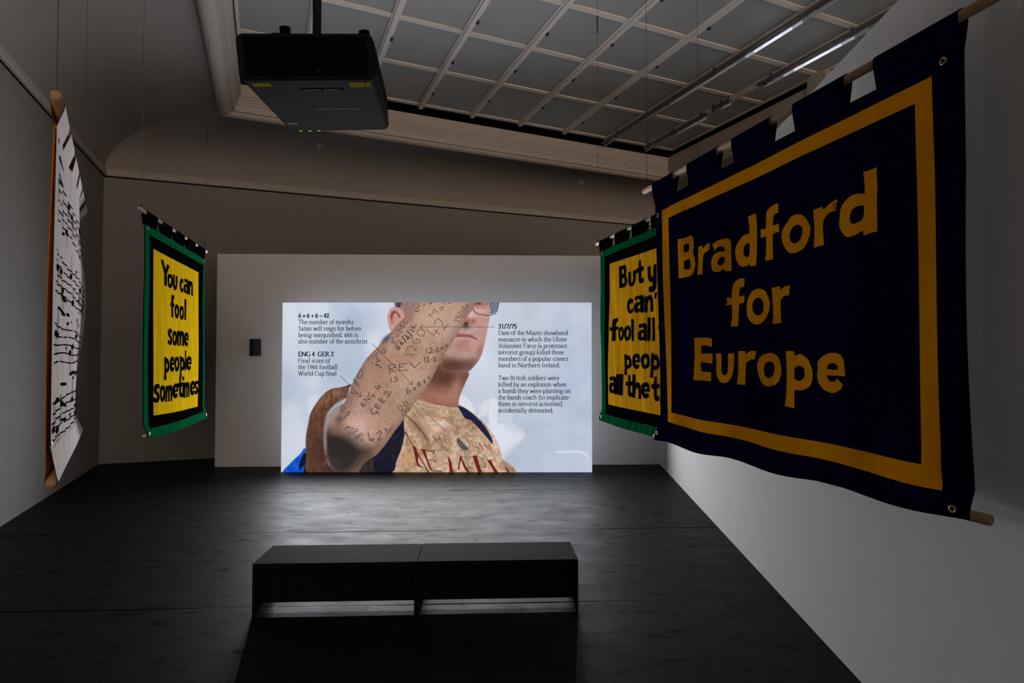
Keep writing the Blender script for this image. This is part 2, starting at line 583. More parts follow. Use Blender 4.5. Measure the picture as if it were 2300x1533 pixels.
for (x, y, r, h) in ((-0.13, 0.12, 0.030, 0.035), (-0.085, 0.05, 0.022, 0.04), (0.235, 0.05, 0.022, 0.026), (-0.22, 0.75, 0.022, 0.035), (0.22, 0.75, 0.022, 0.035)):
    MB().cyl((x, y, PH - 0.004), (x, y, PH + h), r, 16).build('adjusting_foot', M['pblack'], prj, True)
MB().box(-0.10, 0.10, 0.25, 0.62, PH - 0.002, PH + 0.03).build('mount_plate', M['iron'], prj)
MB().box(-0.233, -0.163, 0.028, 0.075, -0.0022, 0.001).build('yellow_sticker', M['sticker'], prj)
for x0, x1 in ((0.158, 0.222), (0.226, 0.247)):
    MB().box(x0, x1, 0.028, 0.095, -0.0022, 0.001).build('yellow_sticker', M['sticker'], prj)
MB().box(-0.055, 0.125, 0.112, 0.142, -0.002, 0.001).build('tape_label', M['strip'], prj)
for k in range(12):
    if k != 6:
        MB().box(-0.045 + k * 0.0128, -0.037 + k * 0.0128, 0.120, 0.134, -0.003, -0.0005).build('tape_mark', M['print'], prj)
for k in range(3):
    MB().box(-0.215 + k * 0.048, -0.198 + k * 0.048, PL + 0.001, PL + 0.006, -0.002, 0.006).build('status_light', M['led'], prj)
for k in range(4):
    MB().box(-0.237 + k * 0.0125, -0.227 + k * 0.0125, 0.70, 0.735, -0.0022, 0.001).build('model_mark', M['print'], prj)


def text_mesh(body, size):
    cu = bpy.data.curves.new('tmp', 'FONT')
    cu.body = body
    cu.size = size
    cu.align_x = 'CENTER'
    cu.offset = size * 0.012
    o = bpy.data.objects.new('tmp', cu)
    COL.objects.link(o)
    dg = bpy.context.evaluated_depsgraph_get()
    me = bpy.data.meshes.new_from_object(o.evaluated_get(dg))
    bpy.data.objects.remove(o)
    return me


me = text_mesh('Panasonic', 0.052)
lg = link('maker_name', me, M['print'], prj)
me.materials.clear(); me.materials.append(M['print'])
lg.matrix_local = Matrix.Translation((0.055, 0.43, -0.0018)) @ Matrix.Rotation(PI, 4, 'Y')
inv = prj.matrix_world.inverted()
wp0 = prj.matrix_world @ Vector((-0.02, 0.40, PH + 0.02))
wp1 = Vector((wp0.x, wp0.y, 5.74))
MB().cyl(inv @ wp0, inv @ wp1, 0.020, 16).build('mount_pole', M['iron'], prj, True)

# ------------------------------------------------------------------ banners
def cloth(name, rgb, rough=0.75, sheen=0.25, noise=0.06, wrinkle=0.0):
    if wrinkle:
        return mat(name, rgb, rough, 0.0, noise=noise, nscale=9, bump=wrinkle, bscale=1.0, sheen=sheen, bdist=0.05, bstretch=(9, 9, 1.3))
    return mat(name, rgb, rough, 0.0, noise=noise, nscale=9, bump=0.12, bscale=500, sheen=sheen)


M['navy'] = cloth('navy_velvet', (0.0014, 0.0024, 0.028), 0.8, 0.0, wrinkle=0.12)
M['gold'] = cloth('gold_cotton', (0.94, 0.37, 0.003), 0.8, 0.0, wrinkle=0.06)
M['black'] = cloth('black_cotton', (0.003, 0.003, 0.004), 0.85, 0.0)
M['green'] = cloth('green_satin', (0.003, 0.12, 0.042), 0.6, 0.0, wrinkle=0.25)
M['yellow'] = cloth('yellow_satin', (0.90, 0.56, 0.008), 0.6, 0.0, wrinkle=0.28)
M['amber'] = cloth('amber_satin', (0.96, 0.46, 0.012), 0.6, 0.0, wrinkle=0.35)
M['ink'] = cloth('black_felt', (0.004, 0.004, 0.005), 0.9, 0.0)
M['white'] = cloth('white_cotton', (0.86, 0.79, 0.77), 0.85, 0.0, 0.03, wrinkle=0.12)
M['orange'] = cloth('orange_cotton', (0.85, 0.30, 0.005), 0.8, 0.0)
M['rod'] = mat('pale_wood', (0.50, 0.33, 0.20), 0.6, 0.3, noise=0.15, nscale=30, stretch=(0.3, 12, 12))
M['rodw'] = mat('whitish_wood', (0.62, 0.54, 0.47), 0.6, 0.3, noise=0.1, nscale=30, stretch=(0.3, 12, 12))
M['brass'] = mat('brass_eyelet', (0.55, 0.42, 0.24), 0.35, 0.5, metal=0.8)

BRADFORD_LETTERS = [
    ('B', [[(305,1300),(368,1293),(451,1297),(468,1277),(480,1247),(478,1215),(469,1189),(487,1159),(499,1120),(495,1094),(478,1064),(469,1056),(435,1047),(383,1048),(302,1051)],[(370,1248),(390,1254),(425,1252),(433,1239),(431,1210),(422,1201),(376,1203)],[(374,1149),(432,1154),(441,1150),(449,1123),(447,1100),(434,1092),(377,1096)]]),
    ('r', [[(529,1213),(572,1213),(584,1193),(617,1209),(658,1215),(652,1175),(632,1169),(605,1165),(589,1156),(583,1126),(577,1044),(525,1045),(530,1116),(529,1170)]]),
    ('a', [[(679,1198),(716,1213),(753,1215),(793,1214),(817,1210),(834,1194),(837,1170),(837,1112),(839,1025),(784,1035),(781,1049),(754,1038),(721,1034),(691,1044),(677,1059),(670,1086),(674,1116),(693,1139),(730,1149),(763,1147),(786,1142),(785,1163),(767,1174),(745,1178),(723,1173),(701,1158),(694,1181)],[(726,1091),(744,1114),(770,1116),(786,1110),(785,1091),(776,1073),(751,1068),(733,1075)]]),
    ('d', [[(985,1296),(1048,1297),(1052,1274),(1057,1234),(1055,1116),(1048,1027),(997,1030),(995,1043),(968,1035),(930,1036),(907,1046),(887,1067),(871,1100),(868,1128),(875,1156),(899,1180),(929,1199),(958,1206),(992,1204),(991,1247)],[(937,1120),(948,1147),(970,1156),(989,1152),(994,1135),(992,1091),(982,1083),(963,1083),(944,1097)]]),
    ('f', [[(1086,1206),(1129,1200),(1132,1226),(1135,1271),(1143,1290),(1172,1302),(1206,1306),(1233,1306),(1234,1258),(1216,1260),(1199,1255),(1191,1236),(1189,1205),(1215,1204),(1233,1207),(1239,1164),(1214,1165),(1191,1164),(1185,1147),(1185,1094),(1186,1037),(1123,1040),(1131,1084),(1133,1141),(1133,1162),(1085,1164),(1088,1188)]]),
    ('o', [[(1302,1199),(1324,1218),(1352,1222),(1388,1216),(1409,1205),(1427,1186),(1441,1164),(1452,1144),(1452,1132),(1446,1110),(1433,1086),(1419,1068),(1402,1055),(1377,1046),(1352,1042),(1319,1045),(1300,1053),(1282,1072),(1262,1102),(1254,1135),(1257,1159),(1273,1179)],[(1323,1157),(1341,1170),(1364,1173),(1385,1166),(1399,1154),(1401,1138),(1395,1117),(1382,1099),(1365,1088),(1339,1088),(1324,1097),(1314,1111),(1311,1130)]]),
    ('r', [[(1473,1217),(1497,1217),(1526,1218),(1534,1203),(1554,1213),(1580,1224),(1602,1228),(1620,1229),(1612,1205),(1604,1181),(1583,1183),(1566,1181),(1549,1172),(1536,1160),(1529,1140),(1530,1111),(1532,1074),(1534,1045),(1502,1047),(1468,1046),(1474,1093),(1477,1145),(1473,1195)]]),
    ('d', [[(1755,1307),(1778,1304),(1803,1305),(1820,1307),(1822,1267),(1825,1225),(1822,1168),(1824,1078),(1823,1050),(1792,1049),(1758,1045),(1757,1066),(1739,1062),(1712,1054),(1679,1053),(1662,1061),(1638,1087),(1626,1113),(1629,1146),(1634,1181),(1647,1200),(1672,1217),(1699,1225),(1725,1224),(1766,1215),(1763,1253),(1759,1285)],[(1686,1131),(1691,1151),(1699,1164),(1718,1172),(1737,1172),(1757,1169),(1762,1161),(1759,1120),(1746,1109),(1726,1104),(1707,1103),(1692,1110)]]),
    ('f', [[(800,883),(840,878),(842,921),(851,949),(870,966),(902,976),(947,974),(944,928),(924,929),(908,922),(903,901),(902,881),(923,880),(946,884),(949,859),(944,843),(903,840),(899,802),(896,720),(835,721),(846,778),(843,841),(821,841),(795,839),(805,858)]]),
    ('o', [[(1068,905),(1103,898),(1126,885),(1146,852),(1156,825),(1151,788),(1131,755),(1107,734),(1079,722),(1045,721),(1016,730),(988,752),(971,779),(967,830),(979,863),(1005,891),(1037,903)],[(1025,841),(1047,857),(1068,860),(1088,853),(1105,832),(1110,805),(1102,781),(1084,768),(1056,767),(1035,777),(1021,798),(1016,821)]]),
    ('r', [[(1171,897),(1202,897),(1230,899),(1236,881),(1258,891),(1277,894),(1305,894),(1299,873),(1294,847),(1270,849),(1251,844),(1235,829),(1232,799),(1233,753),(1235,720),(1173,718),(1180,756),(1178,825),(1174,869)]]),
    ('E', [[(497,671),(579,668),(641,665),(665,658),(663,611),(623,620),(564,622),(562,575),(666,574),(669,549),(663,516),(613,521),(558,523),(560,472),(603,467),(653,466),(651,415),(575,416),(479,416),(492,491),(500,570)]]),
    ('u', [[(699,575),(752,574),(755,529),(752,476),(762,459),(783,453),(803,457),(814,472),(816,530),(815,574),(867,574),(869,521),(864,476),(851,449),(823,420),(790,410),(757,410),(724,426),(708,450),(701,475),(706,529)]]),
    ('r', [[(901,586),(959,585),(964,567),(992,583),(1021,587),(1049,584),(1042,562),(1035,541),(1010,542),(984,533),(967,519),(965,475),(963,407),(895,408),(905,474),(904,530)]]),
    ('o', [[(1141,575),(1177,571),(1206,555),(1218,532),(1227,496),(1225,468),(1210,438),(1181,416),(1135,406),(1105,410),(1081,429),(1061,469),(1054,513),(1066,540),(1090,562)],[(1113,518),(1130,529),(1150,532),(1170,525),(1179,512),(1179,489),(1169,465),(1146,448),(1126,449),(1109,463),(1102,492)]]),
    ('p', [[(1260,583),(1290,582),(1319,581),(1321,561),(1337,562),(1350,567),(1369,566),(1389,559),(1407,549),(1423,536),(1432,518),(1443,505),(1449,476),(1445,445),(1433,426),(1418,414),(1392,404),(1360,398),(1337,398),(1318,398),(1315,384),(1316,349),(1317,311),(1292,313),(1246,317),(1255,357),(1261,405),(1264,452),(1263,523)],[(1320,501),(1336,509),(1354,513),(1372,511),(1386,504),(1391,493),(1392,468),(1384,456),(1371,446),(1354,441),(1338,443),(1319,450),(1318,477)]]),
    ('e', [[(1482,527),(1496,545),(1517,556),(1543,567),(1569,571),(1602,571),(1624,563),(1637,552),(1645,535),(1646,506),(1649,489),(1648,472),(1606,474),(1541,473),(1544,463),(1555,451),(1567,447),(1586,447),(1593,452),(1602,461),(1619,448),(1635,434),(1621,415),(1599,404),(1574,397),(1549,401),(1520,410),(1500,425),(1485,442),(1478,472),(1483,499)],[(1541,502),(1548,517),(1562,525),(1579,528),(1596,525),(1607,517),(1609,499),(1579,498)]]),
]
YOU_CAN_LETTERS = [('Y',362,585,1239,1451),('o',536,680,1237,1361),('u',691,816,1232,1368),('c',888,993,1234,1364),('a',1011,1142,1231,1373),('n',1155,1292,1234,1373),('f',624,732,985,1186),('o',750,881,983,1113),('o',903,1023,980,1111),('l',1048,1092,986,1184),('s',544,676,740,882),('o',689,818,736,871),('m',831,1047,738,879),('e',1060,1185,737,872),('p',459,595,440,637),('e',610,741,505,640),('o',759,895,505,642),('p',916,1086,445,647),('l',1090,1127,511,700),('e',1141,1292,506,644),('s',235,379,265,417),('o',379,497,263,401),('m',507,688,256,397),('e',697,868,272,403),('t',851,1014,271,460),('i',1020,1069,264,456),('m',1076,1256,257,403),('e',1281,1423,264,403),('s',1418,1547,266,401)]
BUT_YOU_LETTERS = [('B',436,602,1245,1453),('u',629,774,1238,1373),('t',785,930,1243,1444),('y',1010,1166,1145,1370),('c',610,731,998,1133),('a',745,927,991,1144),('n',942,1098,987,1130),("'",1130,1175,1085,1138),('f',207,397,767,980),('o',396,520,765,894),('o',527,685,760,898),('l',698,743,754,950),('a',823,986,747,900),('l',996,1043,749,945),('l',1078,1122,747,941),('p',523,682,452,643),('e',703,859,510,647),('o',882,1038,515,645),('p',1051,1197,444,648),('a',189,363,266,434),('l',363,414,272,461),('l',418,499,267,462),('t',558,696,264,458),('h',700,872,260,466),('e',879,1035,271,403),('t',1072,1203,262,459)]

GL = {}
def norm_glyph(loops):
    xs = [p[0] for p in loops[0]]
    zs = [p[1] for p in loops[0]]
    x0, x1, z0, z1 = min(xs), max(xs), min(zs), max(zs)
    return [[((x - x0) / (x1 - x0), (z - z0) / (z1 - z0)) for x, z in lp] for lp in loops]
for ch, loops in BRADFORD_LETTERS:
    if ch not in GL or ch in 'ro':
        GL[ch] = norm_glyph(loops)
def pct(*pts):
    return [[(x / 100, z / 100) for x, z in pts]]
GL['n'] = pct((0,95),(28,98),(32,85),(50,98),(72,100),(90,88),(98,65),(100,0),(70,0),(70,60),(64,72),(52,74),(40,66),(32,52),(30,0),(0,2))
GL['m'] = pct((0,95),(19,98),(21,88),(32,98),(44,98),(52,86),(64,98),(80,100),(92,90),(98,66),(100,0),(80,0),(79,60),(72,74),(64,68),(60,52),(59,0),(41,0),(40,60),(34,74),(26,68),(21,52),(20,0),(0,2))
GL['c'] = pct((95,90),(88,62),(70,72),(52,70),(38,56),(36,42),(44,28),(58,22),(76,28),(92,38),(100,14),(80,3),(56,0),(30,6),(10,24),(0,48),(6,72),(24,92),(50,100),(74,98))
GL['s'] = pct((92,95),(88,68),(70,76),(50,76),(42,70),(50,62),(75,50),(92,34),(88,14),(66,2),(36,0),(8,8),(4,34),(30,24),(52,24),(58,32),(48,40),(20,52),(6,68),(14,88),(40,100),(70,100))
GL['l'] = pct((0,100),(100,98),(96,50),(100,0),(6,0),(10,50))
GL['i'] = pct((5,72),(98,70),(95,0),(0,1)) + pct((8,99),(100,100),(92,82),(0,80))
GL['t'] = pct((38,98),(64,100),(64,70),(98,72),(100,52),(66,50),(66,26),(76,18),(96,22),(98,2),(76,0),(50,2),(36,14),(34,50),(0,48),(2,68),(36,70))
GL['h'] = pct((0,100),(30,98),(30,58),(50,68),(76,66),(92,54),(98,36),(100,0),(70,0),(70,34),(60,46),(44,44),(34,34),(30,22),(28,0),(0,2))
GL['y'] = pct((0,98),(30,100),(32,66),(42,56),(56,56),(66,64),(68,98),(98,100),(100,40),(92,14),(72,2),(40,0),(10,8),(14,26),(36,20),(56,24),(66,40),(48,36),(22,42),(6,56))
GL['Y'] = pct((0,97),(24,100),(50,66),(76,92),(100,86),(64,48),(62,0),(36,2),(38,48))
GL["'"] = pct((10,100),(100,95),(40,0),(0,10))


def inside(loops, x, y):
    c = False
    for lp in loops:
        j = len(lp) - 1
        for i in range(len(lp)):
            (xi, yi), (xj, yj) = lp[i], lp[j]
            if (yi > y) != (yj > y) and x < (xj - xi) * (y - yi) / (yj - yi) + xi:
                c = not c
            j = i
    return c


def flat_poly(loops, step):
    """triangulate an outline with holes on a loose grid so that it can follow the folds"""
    co, ed = [], []
    for lp in loops:
        n0 = len(co)
        pts = []
        for i in range(len(lp)):
            a, b = lp[i], lp[(i + 1) % len(lp)]
            k = max(1, int(math.hypot(b[0] - a[0], b[1] - a[1]) / step))
            pts += [(a[0] + (b[0] - a[0]) * q / k, a[1] + (b[1] - a[1]) * q / k) for q in range(k)]
        co += [Vector(p) for p in pts]
        ed += [(n0 + i, n0 + (i + 1) % len(pts)) for i in range(len(pts))]
    xs = [p.x for p in co]
    ys = [p.y for p in co]
    x = min(xs) + step / 2
    while x < max(xs):
        y = min(ys) + step / 2
        while y < max(ys):
            if inside(loops, x, y):
                co.append(Vector((x, y)))
            y += step
        x += step
    r = geometry.delaunay_2d_cdt(co, ed, [], 0, 1e-6)
    vs_, fs = r[0], r[2]
    out = []
    for f in fs:
        cx = sum(vs_[i].x for i in f) / 3
        cy = sum(vs_[i].y for i in f) / 3
        if inside(loops, cx, cy):
            out.append(tuple(f))
    return [(p.x, p.y) for p in vs_], out


def hem(z):
    """cloth wrapped in front of the lower rod"""
    return 0.028 * min(1.0, max(0.0, (0.10 - z) / 0.07))


class Banner:
    """cloth hung on two rods; local x = reading direction, -y towards the viewer, z up from the lower rod"""
    def __init__(self, name, label, loc, ang, fold, group=None):
        self.o = thing(name, label, 'banner', loc, ang, group)
        self.fold = fold

    def grid(self, name, q, m, off, nx, nz, thick=0.0):
        """bilinear patch between corners (bl, br, tr, tl)"""
        bl, br, tr, tl = q
        vs_, fs = [], []
        for j in range(nz + 1):
            t = j / nz
            for i in range(nx + 1):
                s = i / nx
                x = (bl[0] * (1 - s) + br[0] * s) * (1 - t) + (tl[0] * (1 - s) + tr[0] * s) * t
                z = (bl[1] * (1 - s) + br[1] * s) * (1 - t) + (tl[1] * (1 - s) + tr[1] * s) * t
                dx, dy, dz = self.fold(x, z)
                vs_.append((x + dx, dy - off, z + dz))
        n = nx + 1
        for j in range(nz):
            for i in range(nx):
                a = j * n + i
                fs.append((a, a + 1, a + 1 + n, a + n))
        if thick:
            N = len(vs_)
            vs_ += [(x, y + thick, z) for x, y, z in vs_]
            fs += [tuple(i + N for i in reversed(f)) for f in fs]
            rim = [i for i in range(n)] + [j * n + nx for j in range(1, nz + 1)] + [nz * n + i for i in range(nx - 1, -1, -1)] + [j * n for j in range(nz - 1, 0, -1)]
            for k in range(len(rim)):
                a, b = rim[k], rim[(k + 1) % len(rim)]
                fs.append((b, a, a + N, b + N))
        return obj(name, vs_, fs, m, self.o, True)

    def shape(self, name, loops, m, off, step=0.03, thick=0.0025):
        p, f = flat_poly(loops, step)
        vs_ = []
        for x, z in p:
            dx, dy, dz = self.fold(x, z)
            vs_.append((x + dx, dy - off, z + dz))
        return obj(name, vs_, f, m, self.o, True)

    def tab(self, x0, x1, zb, zr, r, m, slant=0.0, y0=0.0, inner=None):
        """loop of cloth over the top rod"""
        prof = [(-0.004, zb - 0.012), (-0.006, zb), (-r - 0.004, zr - 0.02)]
        prof += [(-(r + 0.004) * math.cos(PI * k / 8), zr + (r + 0.004) * math.sin(PI * k / 8)) for k in range(9)]
        prof += [(r + 0.004, zr - 0.02), (0.008, zb), (0.006, zb - 0.012)]
        nx = 4
        vs_, fs = [], []
        for (y, z) in prof:
            for i in range(nx + 1):
                t = i / nx
                up = max(0.0, min(1.0, (z - zb) / (zr - zb)))
                x = (x0 + slant * up) * (1 - t) + (x1 - slant * up) * t
                dx, dy, dz = self.fold(x, min(z, zb))
                vs_.append((x + dx * (1 - up), y + dy * (1 - up), z + dz * (1 - up)))
        n = nx + 1
        for j in range(len(prof) - 1):
            for i in range(nx):
                a = j * n + i
                fs.append((a, a + 1, a + 1 + n, a + n))
        o = obj('tab', vs_, fs, m, self.o, True)
        if inner:
            o.data.materials.append(inner)
            for k, p in enumerate(o.data.polygons):
                p.material_index = 1 if k // nx > 7 else 0
        return o

    def rod(self, name, x0, x1, z, r, m):
        return MB().cyl((x0, 0, z), (x1, 0, z), r, 16).build(name, m, self.o, True)

    def eyelet(self, x, z):
        dx, dy, dz = self.fold(x, z)
        o = MB().torus((x + dx, dy - 0.007, z + dz), (0, 1, 0), 0.011, 0.0035).build('eyelet', M['brass'], self.o, True)
        MB().cyl((x + dx, dy - 0.0065, z + dz), (x + dx, dy - 0.0055, z + dz), 0.010).build('eyelet_hole', M['iron'], o)

    def wire(self, x, z0, z1, buckle=None):
        o = MB().cyl((x, 0, z0), (x, 0, z1), 0.0016, 6).build('hanging_wire', M['wire'], self.o)
        MB().torus((x, 0, z0 + 0.012), (1, 0, 0), 0.010, 0.003, 12, 6).build('hook', M['wire'], o)
        if buckle:
            b = buckle
            mb = MB()
            for s in (-1, 1):
                mb.cyl((x + s * 0.008, 0, b - 0.05), (x + s * 0.008, 0, b + 0.05), 0.003, 8)
            mb.torus((x, 0, b + 0.075), (0, 1, 0), 0.014, 0.003, 12, 6)
            mb.torus((x, 0, b - 0.075), (0, 1, 0), 0.014, 0.003, 12, 6)
            mb.cyl((x, 0, b - 0.09), (x, 0, b + 0.09), 0.0032, 8)
            mb.build('turnbuckle', M['iron'], o)
        return o


def letters(B, spec, m, off, jitter=0.004):
    r = random.Random(3)
    for ch, x0, x1, z0, z1 in spec:
        w, h = (x1 - x0) / 1000, (z1 - z0) / 1000
        sh = r.uniform(-0.06, 0.06)
        lp = [[(x0 / 1000 + (px + sh * (pz_ - 0.5)) * w + r.uniform(-1, 1) * jitter * 0.4, z0 / 1000 + pz_ * h + r.uniform(-1, 1) * jitter * 0.4) for px, pz_ in loop] for loop in GL[ch]]
        B.shape('letter', lp, m, off, 0.035)


# --- big navy banner: Bradford for Europe
def fold_brad(x, z):
    g = max(0.0, min(1.0, (1.70 - z) / 0.5))
    e = max(0.0, 1 - x / 1.2)
    y = g * (0.010 * math.sin(5.2 * x + 1.3 * z + 1) + 0.006 * e * math.sin(19 * x + 3.5 * z) + 0.004 * math.sin(11 * x - 4 * z + 2))
    if z < 0.25:
        y += (0.25 - z) * 0.05 * math.sin(14 * x + 1)
    y *= min(1.0, max(0.0, (z - 0.02) / 0.15))
    dx = 0.018 * max(0, 1 - x / 0.3) * math.sin(PI * min(1, max(0, (1.7 - z) / 1.7)))
    if x > 1.9:
        dx += -0.02 * (x - 1.9) / 0.27 * math.sin(PI * min(1, max(0, (1.74 - z) / 1.7)))
    y -= hem(z)
    dz = 0.0
    if z < 0.3:
        dz = 0.010 * (0.3 - z) / 0.3 * math.sin(9 * x)
    return dx, y, dz


X = Vector((0.2599, -0.9656))
B = Banner('navy_banner', 'large navy banner with golden letters reading Bradford for Europe', (0.985, 4.2, 1.15), math.atan2(X.y, X.x), fold_brad)
b = B
b.grid('field', ((-0.0, -0.006), (2.186, 0.0), (2.18, 1.625), (-0.02, 1.61)), M['navy'], 0.0, 110, 64, 0.004)
for x0, x1 in ((-0.02, 0.262), (0.426, 0.742), (0.883, 1.198), (1.361, 1.672), (1.822, 2.178)):
    b.tab(x0, x1, 1.612, 1.728, 0.019, M['navy'])
yo = [(0.12, 0.126), (2.083, 0.085), (2.062, 1.567), (0.079, 1.534)]
yi = [(0.186, 0.192), (2.006, 0.166), (1.992, 1.494), (0.173, 1.463)]
b.grid('border_strip', (yo[0], yo[1], yi[1], yi[0]), M['gold'], 0.004, 90, 4)
b.grid('border_strip', (yi[1], yo[1], yo[2], yi[2]), M['gold'], 0.0045, 4, 70)
b.grid('border_strip', (yi[3], yi[2], yo[2], yo[3]), M['gold'], 0.004, 90, 4)
b.grid('border_strip', (yo[0], yi[0], yi[3], yo[3]), M['gold'], 0.0045, 4, 70)
for ch, loops in BRADFORD_LETTERS:
    b.shape('letter', [[(x / 1000, z / 1000) for x, z in lp] for lp in loops], M['gold'], 0.004, 0.04)
b.rod('top_rod', -0.17, 2.42, 1.728, 0.019, M['rod'])
b.rod('bottom_rod', -0.03, 2.235, 0.018, 0.019, M['rod'])
for x, z in ((0.03, 1.515), (2.11, 1.60), (0.035, 0.045), (2.135, 0.03)):
    b.eyelet(x, z)
b.wire(-0.13, 1.745, 4.40)
b.wire(2.39, 1.745, 4.40)


# --- yellow banner on the left: You can fool some people sometimes
def fold_you(x, z):
    g = max(0.0, min(1.0, (1.62 - z) / 0.4))
    y = g * (0.004 * math.sin(6 * x + 2.6 * z) + 0.0012 * math.sin(29 * x + 7 * z + 1) + 0.007 * math.sin(5 * (x - 0.3 * z) + 2) * max(0, 1 - x / 0.7))
    if z < 0.16:
        y += 0.003 * math.sin(60 * x) * (0.16 - z) / 0.16
    dx = 0.055 * (1.68 - z) / 1.68
    y -= hem(z)
    dz = 0.0
    if z < 0.5:
        dz = -(0.5 - z) * 0.03 * math.sin(PI * x / 1.75)
    return dx, y, dz


def fold_but(x, z):
    g = max(0.0, min(1.0, (1.6 - z) / 0.4))
    y = g * (0.004 * math.sin(9 * x + 5 * z) + 0.0014 * math.sin(27 * x + 11 * z + 1))
    if z < 0.16:
        y += 0.003 * math.sin(55 * x) * (0.16 - z) / 0.16
    y -= hem(z)
    return 0.0, y, (-0.02 * math.sin(PI * x / 1.75) * (0.3 - z) / 0.3 if z < 0.3 else 0.0)


def slogan(name, label, loc, X, fold, spec, mcol, group, q, wires, rise):
    B = Banner(name, label, loc, math.atan2(X.y, X.x), fold, group)
    W = 1.74
    zt = 1.675
    B.grid('field', ((0.0, 0.0), (W, 0.0), (W, zt), (-0.02, zt)), M['black'], 0.0, 70, 60, 0.004)
    gw = 0.085
    B.grid('border_strip', ((-0.008, -0.006), (W + 0.006, -0.006), (W - gw * .7, 0.07), (gw, 0.07)), M['green'], 0.005, 70, 4)
    B.grid('border_strip', ((W - gw * .7, 0.07), (W + 0.006, -0.006), (W + 0.006, zt), (W - gw * .6, zt - 0.07)), M['green'], 0.0055, 4, 60)
    B.grid('border_strip', ((gw * .9, zt - 0.075), (W - gw * .6, zt - 0.075), (W, zt), (-0.02, zt)), M['green'], 0.005, 70, 4)
    B.grid('border_strip', ((-0.008, -0.006), (gw, 0.07), (gw * .9, zt - 0.07), (-0.03, zt)), M['green'], 0.0055, 4, 60)
    B.grid('center_panel', q, mcol, 0.006, 64, 60)
    letters(B, spec, M['ink'], 0.010)
    tw, gp = 0.272, 0.0975
    for k in range(5):
        x0 = -0.045 + k * (tw + gp) if k == 0 else -0.02 + k * (tw + gp) - 0.01
        B.tab(x0, x0 + tw + 0.015, zt - 0.005, zt + 0.085, 0.014, M['black'], 0.012)
    B.rod('top_rod', -0.14, W + 0.10, zt + 0.085, 0.014, M['rodw'])
    B.rod('bottom_rod', fold(0, 0)[0] - 0.022, W + fold(W, 0)[0] + 0.025, 0.02, 0.014, M['rodw'])
    for x, z in ((0.03, zt - 0.03), (W - 0.02, zt - 0.03), (0.035, 0.035), (W - 0.025, 0.035)):
        B.eyelet(x, z)
    for x, zz, bk in wires:
        B.wire(x, zt + 0.1, zz, bk)
    return B


# fold_you drifts the cloth to the right towards its foot, so undo that drift for measured positions
def undo(spec):
    out = []
    for ch, x0, x1, z0, z1 in spec:
        zc = (z0 + z1) / 2000
        d = 55 * (1.68 - zc) / 1.68
        out.append((ch, x0 - d, x1 - d, z0, z1))
    return out


slogan('slogan_banner', 'yellow and green banner reading You can fool some people sometimes', (-2.852, 4.79, 1.07), Vector((-0.2234, 0.9747)),
       fold_you, undo(YOU_CAN_LETTERS), M['yellow'], 'green bordered slogan banners',
       ((0.205, 0.165), (1.50, 0.14), (1.505, 1.495), (0.16, 1.505)), ((-0.10, 4.15, 3.53), (1.80, 4.2, 3.0)), 0)
hidden = [('o', 1210, 1370, 1225, 1365), ('u', 1385, 1530, 1230, 1365), ('t', 1190, 1320, 985, 1160), ('t', 1190, 1300, 745, 930), ('h', 1310, 1440, 745, 945),
          ('e', 1450, 1560, 745, 880), ('l', 1225, 1270, 510, 700), ('e', 1285, 1430, 510, 645), ('i', 1225, 1270, 262, 450), ('m', 1285, 1440, 262, 400), ('e', 1450, 1560, 265, 400)]
slogan('slogan_banner', 'amber and green banner partly behind the navy one, reading But you can\'t fool all', (0.893, 6.12, 1.09), Vector((0.2425, -0.9701)),
       fold_but, BUT_YOU_LETTERS + hidden, M['amber'], 'green bordered slogan banners',
       ((0.15, 0.165), (1.56, 0.16), (1.55, 1.49), (0.21, 1.51)), ((-0.10, 4.5, 4.0), (1.80, 4.45, None)), 0)


# --- white banner with handwritten music, seen almost edge on
def fold_mus(x, z):
    y = 0.012 * math.sin(3.0 * x + 0.8) + 0.004 * math.sin(25 * x + 2 * z)
    bend = max(0.0, (x - 1.2) / 1.2)
    y += bend * (0.028 * math.sin(4.2 * z + 0.6)) * (1 if z < 1.65 else 0.5)
    return 0.0, y, 0.0


B = Banner('music_banner', 'white banner with handwritten black music staves and an orange back', (-2.059, 2.78, 1.145), math.atan2(0.8438, -0.5367), fold_mus)
B.grid('field', ((0.0, 0.125), (2.36, 0.125), (2.38, 1.60), (-0.01, 1.60)), M['white'], 0.006, 90, 60, 0.0)


def fold_back(x, z):
    k = max(0.0, 1 - x / 0.35)
    w = min(1.0, max(0.0, (1.56 - z) / 0.7))
    return 0.0, fold_mus(x, z)[1] + 0.003 + 0.010 * k * w, 0.0


B.fold = fold_back
B.grid('back_lining', ((-0.012, 0.125), (2.36, 0.125), (2.38, 1.60), (-0.018, 1.60)), M['orange'], 0.0, 60, 40, 0.002)
B.fold = fold_mus
for k in range(6):
    x0 = -0.012 + k * 0.413
    B.tab(x0, x0 + 0.31, 1.60, 1.70, 0.022, M['white'], inner=M['orange'])
